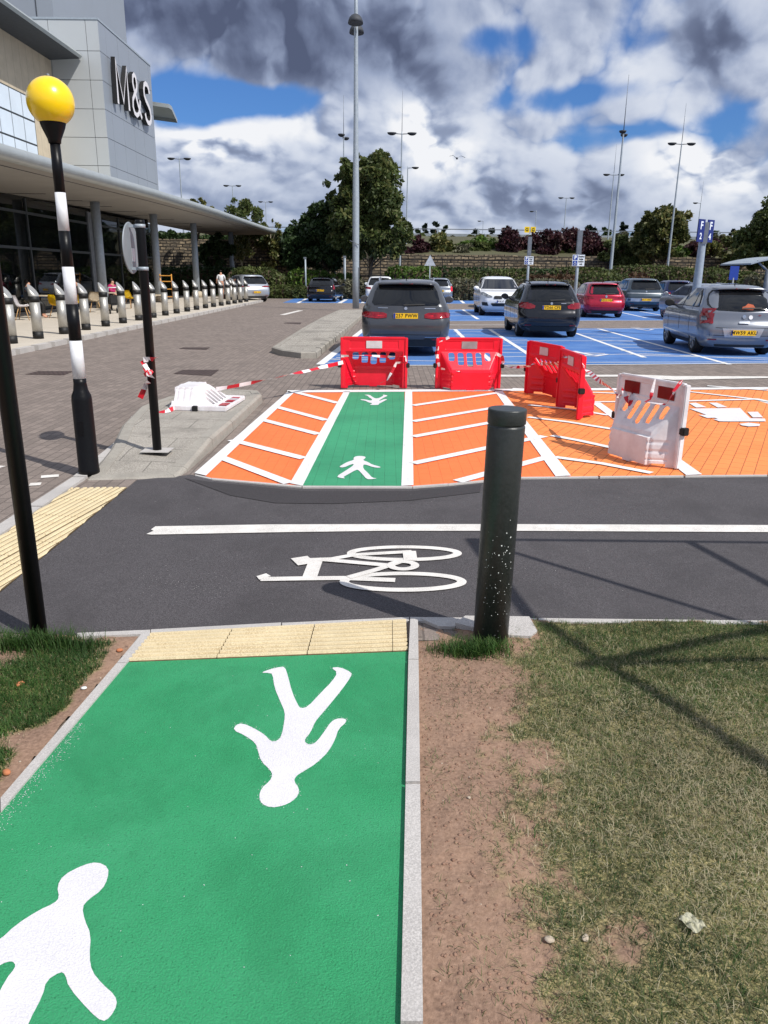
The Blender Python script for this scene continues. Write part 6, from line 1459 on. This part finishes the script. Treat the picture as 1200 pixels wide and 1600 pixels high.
# cloud field coordinates: clouds look smaller and flatter towards the horizon
den=mth('ADD',mth('MAXIMUM',el,-.02),.17)
u=mth('MULTIPLY',az,9.); v=mth('MULTIPLY',mth('LOGARITHM',mth('DIVIDE',den,.17),math.e),4.0)
OX,OY=-41.3,5.45
def coord(du,dv):
    c=wn('CombineXYZ'); wl(mth('ADD',u,du+OX),c.inputs[0]); wl(mth('ADD',v,dv+OY),c.inputs[1]); return c.outputs[0]
def nz(co,scale,detail=8,rough=.58,dist=.15,off=0):
    x=wn('TexNoise'); x.noise_dimensions='2D'; x.inputs['Scale'].default_value=scale; x.inputs['Detail'].default_value=detail; x.inputs['Roughness'].default_value=rough; x.inputs['Distortion'].default_value=dist
    if off:
        m=wn('VectorMath',operation='ADD'); wl(co,m.inputs[0]); m.inputs[1].default_value=(off,off*.7,off*.3); co=m.outputs[0]
    wl(co,x.inputs['Vector']); return x.outputs['Fac']
def gauss(px,py,rx_,ry_,amp,rot=0):
    a,e=azel(px,py); sa=rx_/1255; se=ry_/1255
    da=mth('SUBTRACT',az,a); de=mth('SUBTRACT',el,e)
    if rot: c_,s_=math.cos(rot),math.sin(rot); da,de=mth('ADD',mth('MULTIPLY',da,c_),mth('MULTIPLY',de,s_)),mth('SUBTRACT',mth('MULTIPLY',de,c_),mth('MULTIPLY',da,s_))
    q=mth('ADD',mth('POWER',mth('DIVIDE',da,sa),2),mth('POWER',mth('DIVIDE',de,se),2)); return mth('MULTIPLY',mth('EXPONENT',mth('MULTIPLY',q,-1)),amp)
def sm(x,a,b):
    m=wn('MapRange',interpolation_type='SMOOTHSTEP'); m.inputs[1].default_value=a; m.inputs[2].default_value=b; wl(x,m.inputs[0]); return m.outputs[0]
def density(du,dv):
    co=coord(du,dv); a=nz(co,.85,7,.50,.2)
    wv=wn('TexNoise'); wv.noise_dimensions='2D'; wv.inputs['Scale'].default_value=2.6; wv.inputs['Detail'].default_value=2; wl(co,wv.inputs['Vector']); wm_=wn('VectorMath',operation='MULTIPLY_ADD'); wl(wv.outputs['Color'],wm_.inputs[0]); wm_.inputs[1].default_value=(.3,.3,0); wl(co,wm_.inputs[2])
    vo=wn('TexNoise'); vo.noise_dimensions='2D'; vo.noise_type='RIDGED_MULTIFRACTAL'; vo.normalize=False; vo.inputs['Scale'].default_value=1.15; vo.inputs['Detail'].default_value=4; vo.inputs['Roughness'].default_value=.42; vo.inputs['Lacunarity'].default_value=2.2; vo.inputs['Offset'].default_value=1; vo.inputs['Gain'].default_value=1.; wl(wm_.outputs[0],vo.inputs['Vector'])
    bl=mth('SUBTRACT',1.,mth('MULTIPLY',vo.outputs['Fac'],.45))
    return mth('ADD',mth('ADD',mth('MULTIPLY',a,.62),mth('MULTIPLY',big,.34)),mth('MULTIPLY',bl,.30))
big=nz(coord(0,0),.42,2,.5,0,7.3)
D0=density(0,0); D1=density(.07,.12); D2=density(.20,.36)
mask=None
for g in [(430,155,130,24,-.36,.12),(330,165,60,30,-.2,0),(300,40,60,40,-.12,0),(305,170,70,40,-.22,0),(265,110,60,40,-.15,0),(735,72,60,26,-.24,.2),(800,60,80,22,-.24,-.1),(895,148,90,15,-.26,.05),(850,172,40,14,-.15,0),(660,170,60,10,-.10,0),(1150,200,60,26,-.22,.3),(965,212,90,14,-.22,.1),(520,90,60,20,-.02,0),
          (400,40,260,70,.45,-.05),(1110,60,60,50,.35,0),(340,230,80,50,.25,0),(690,240,90,50,.22,0),(1100,270,70,45,.22,0),(760,320,300,40,.15,0),(990,20,120,40,-.05,0),(600,320,900,45,.06,0),(870,60,60,60,.18,0)]:
    q=gauss(*g); mask=q if mask is None else mth('ADD',mask,q)
tot=mth('ADD',D0,mask)
cov=sm(tot,.42,.66)
edge_=mth('SUBTRACT',D0,D1); lump=mth('SUBTRACT',D0,D2)
bright=sm(mth('ADD',mth('MULTIPLY',edge_,1.7),mth('MULTIPLY',lump,.9)),-.40,.34)
thick=sm(tot,.56,.95)
dk=None
for g in [(430,20,290,62,1.0,-.06),(560,85,150,40,.45,-.1),(1115,70,48,44,.5,0),(270,70,120,40,.3,0),(840,300,110,26,.2,0),(470,235,60,20,.3,0),(440,110,100,22,.2,0)]:
    q=gauss(*g); dk=q if dk is None else mth('ADD',dk,q)
hot=None
for g in [(335,215,80,40,1.0,0),(650,195,50,38,.9,0),(700,250,60,40,.8,0),(1085,250,70,36,.9,0),(1150,290,50,24,.4,0),(770,320,60,16,.4,0),(560,345,70,18,.3,0),(440,180,120,20,.15,0),(900,100,120,30,.2,0),(480,215,60,30,.35,0)]:
    q=gauss(*g); hot=q if hot is None else mth('ADD',hot,q)
B=mth('ADD',mth('MULTIPLY',bright,.50),mth('MULTIPLY',mth('MULTIPLY',hot,sm(bright,.05,.7)),.65))
B=mth('SUBTRACT',mth('SUBTRACT',B,mth('MULTIPLY',thick,.12)),mth('MULTIPLY',dk,.40)); 
B=mth('ADD',B,.33,clamp=True)
cr=wn('ValToRGB'); wl(B,cr.inputs[0]); e=cr.color_ramp.elements
e[0].position=0; e[0].color=s2l((84,92,116))+(1,); e[1].position=1; e[1].color=s2l((242,243,246))+(1,)
for p_,c_ in ((.18,(110,120,146)),(.38,(152,164,190)),(.6,(188,197,216)),(.8,(214,220,232))):
    x=e.new(p_); x.color=s2l(c_)+(1,)
# blue gaps: nishita tinted to the photo's saturated blue
STR=.10
def vm(op,a,b):
    x=wn('VectorMath',operation=op)
    for i,q in enumerate((a,b)):
        if isinstance(q,tuple): x.inputs[i].default_value=q
        elif isinstance(q,(int,float)): x.inputs['Scale'].default_value=q
        else: wl(q,x.inputs[i])
    return x.outputs[0]
skc=vm('MULTIPLY',sky.outputs[0],(.42,.70,1.15))
cl=vm('SCALE',cr.outputs[0],1/STR*1.08)
mx=wn('Mix',data_type='RGBA'); 
wl(mth('MULTIPLY',cov,.97),mx.inputs[0]); wl(skc,mx.inputs[6]); wl(cl,mx.inputs[7])
bg=wn('Background'); bg.inputs[1].default_value=STR; wl(mx.outputs[2],bg.inputs[0]); out=wn('OutputWorld'); wl(bg.outputs[0],out.inputs[0])
# camera
cd=bpy.data.cameras.new('camera'); cam=bpy.data.objects.new('camera',cd); link(cam); SC.camera=cam
cd.sensor_fit='VERTICAL'; cd.sensor_height=36; cd.sensor_width=27; cd.lens=36*1200/1600; cd.clip_end=2000; cd.clip_start=.05
c,s=math.cos(TH),math.sin(TH); cr_,sr=math.cos(RO),math.sin(RO)
Rv,Uv,Fv=Vector((1,0,0)),Vector((0,s,c)),Vector((0,c,-s)); R2=Rv*cr_+Uv*sr; U2=Uv*cr_-Rv*sr
m=Matrix((R2,U2,-Fv)).transposed().to_4x4(); m.translation=Vector((0,0,EYE)); cam.matrix_world=m
SC.render.resolution_x=768; SC.render.resolution_y=1024
SC.view_settings.view_transform='Standard'; SC.view_settings.look='None'; SC.view_settings.exposure=-.06; SC.view_settings.gamma=1
SC.cycles.max_bounces=6; SC.cycles.transparent_max_bounces=8
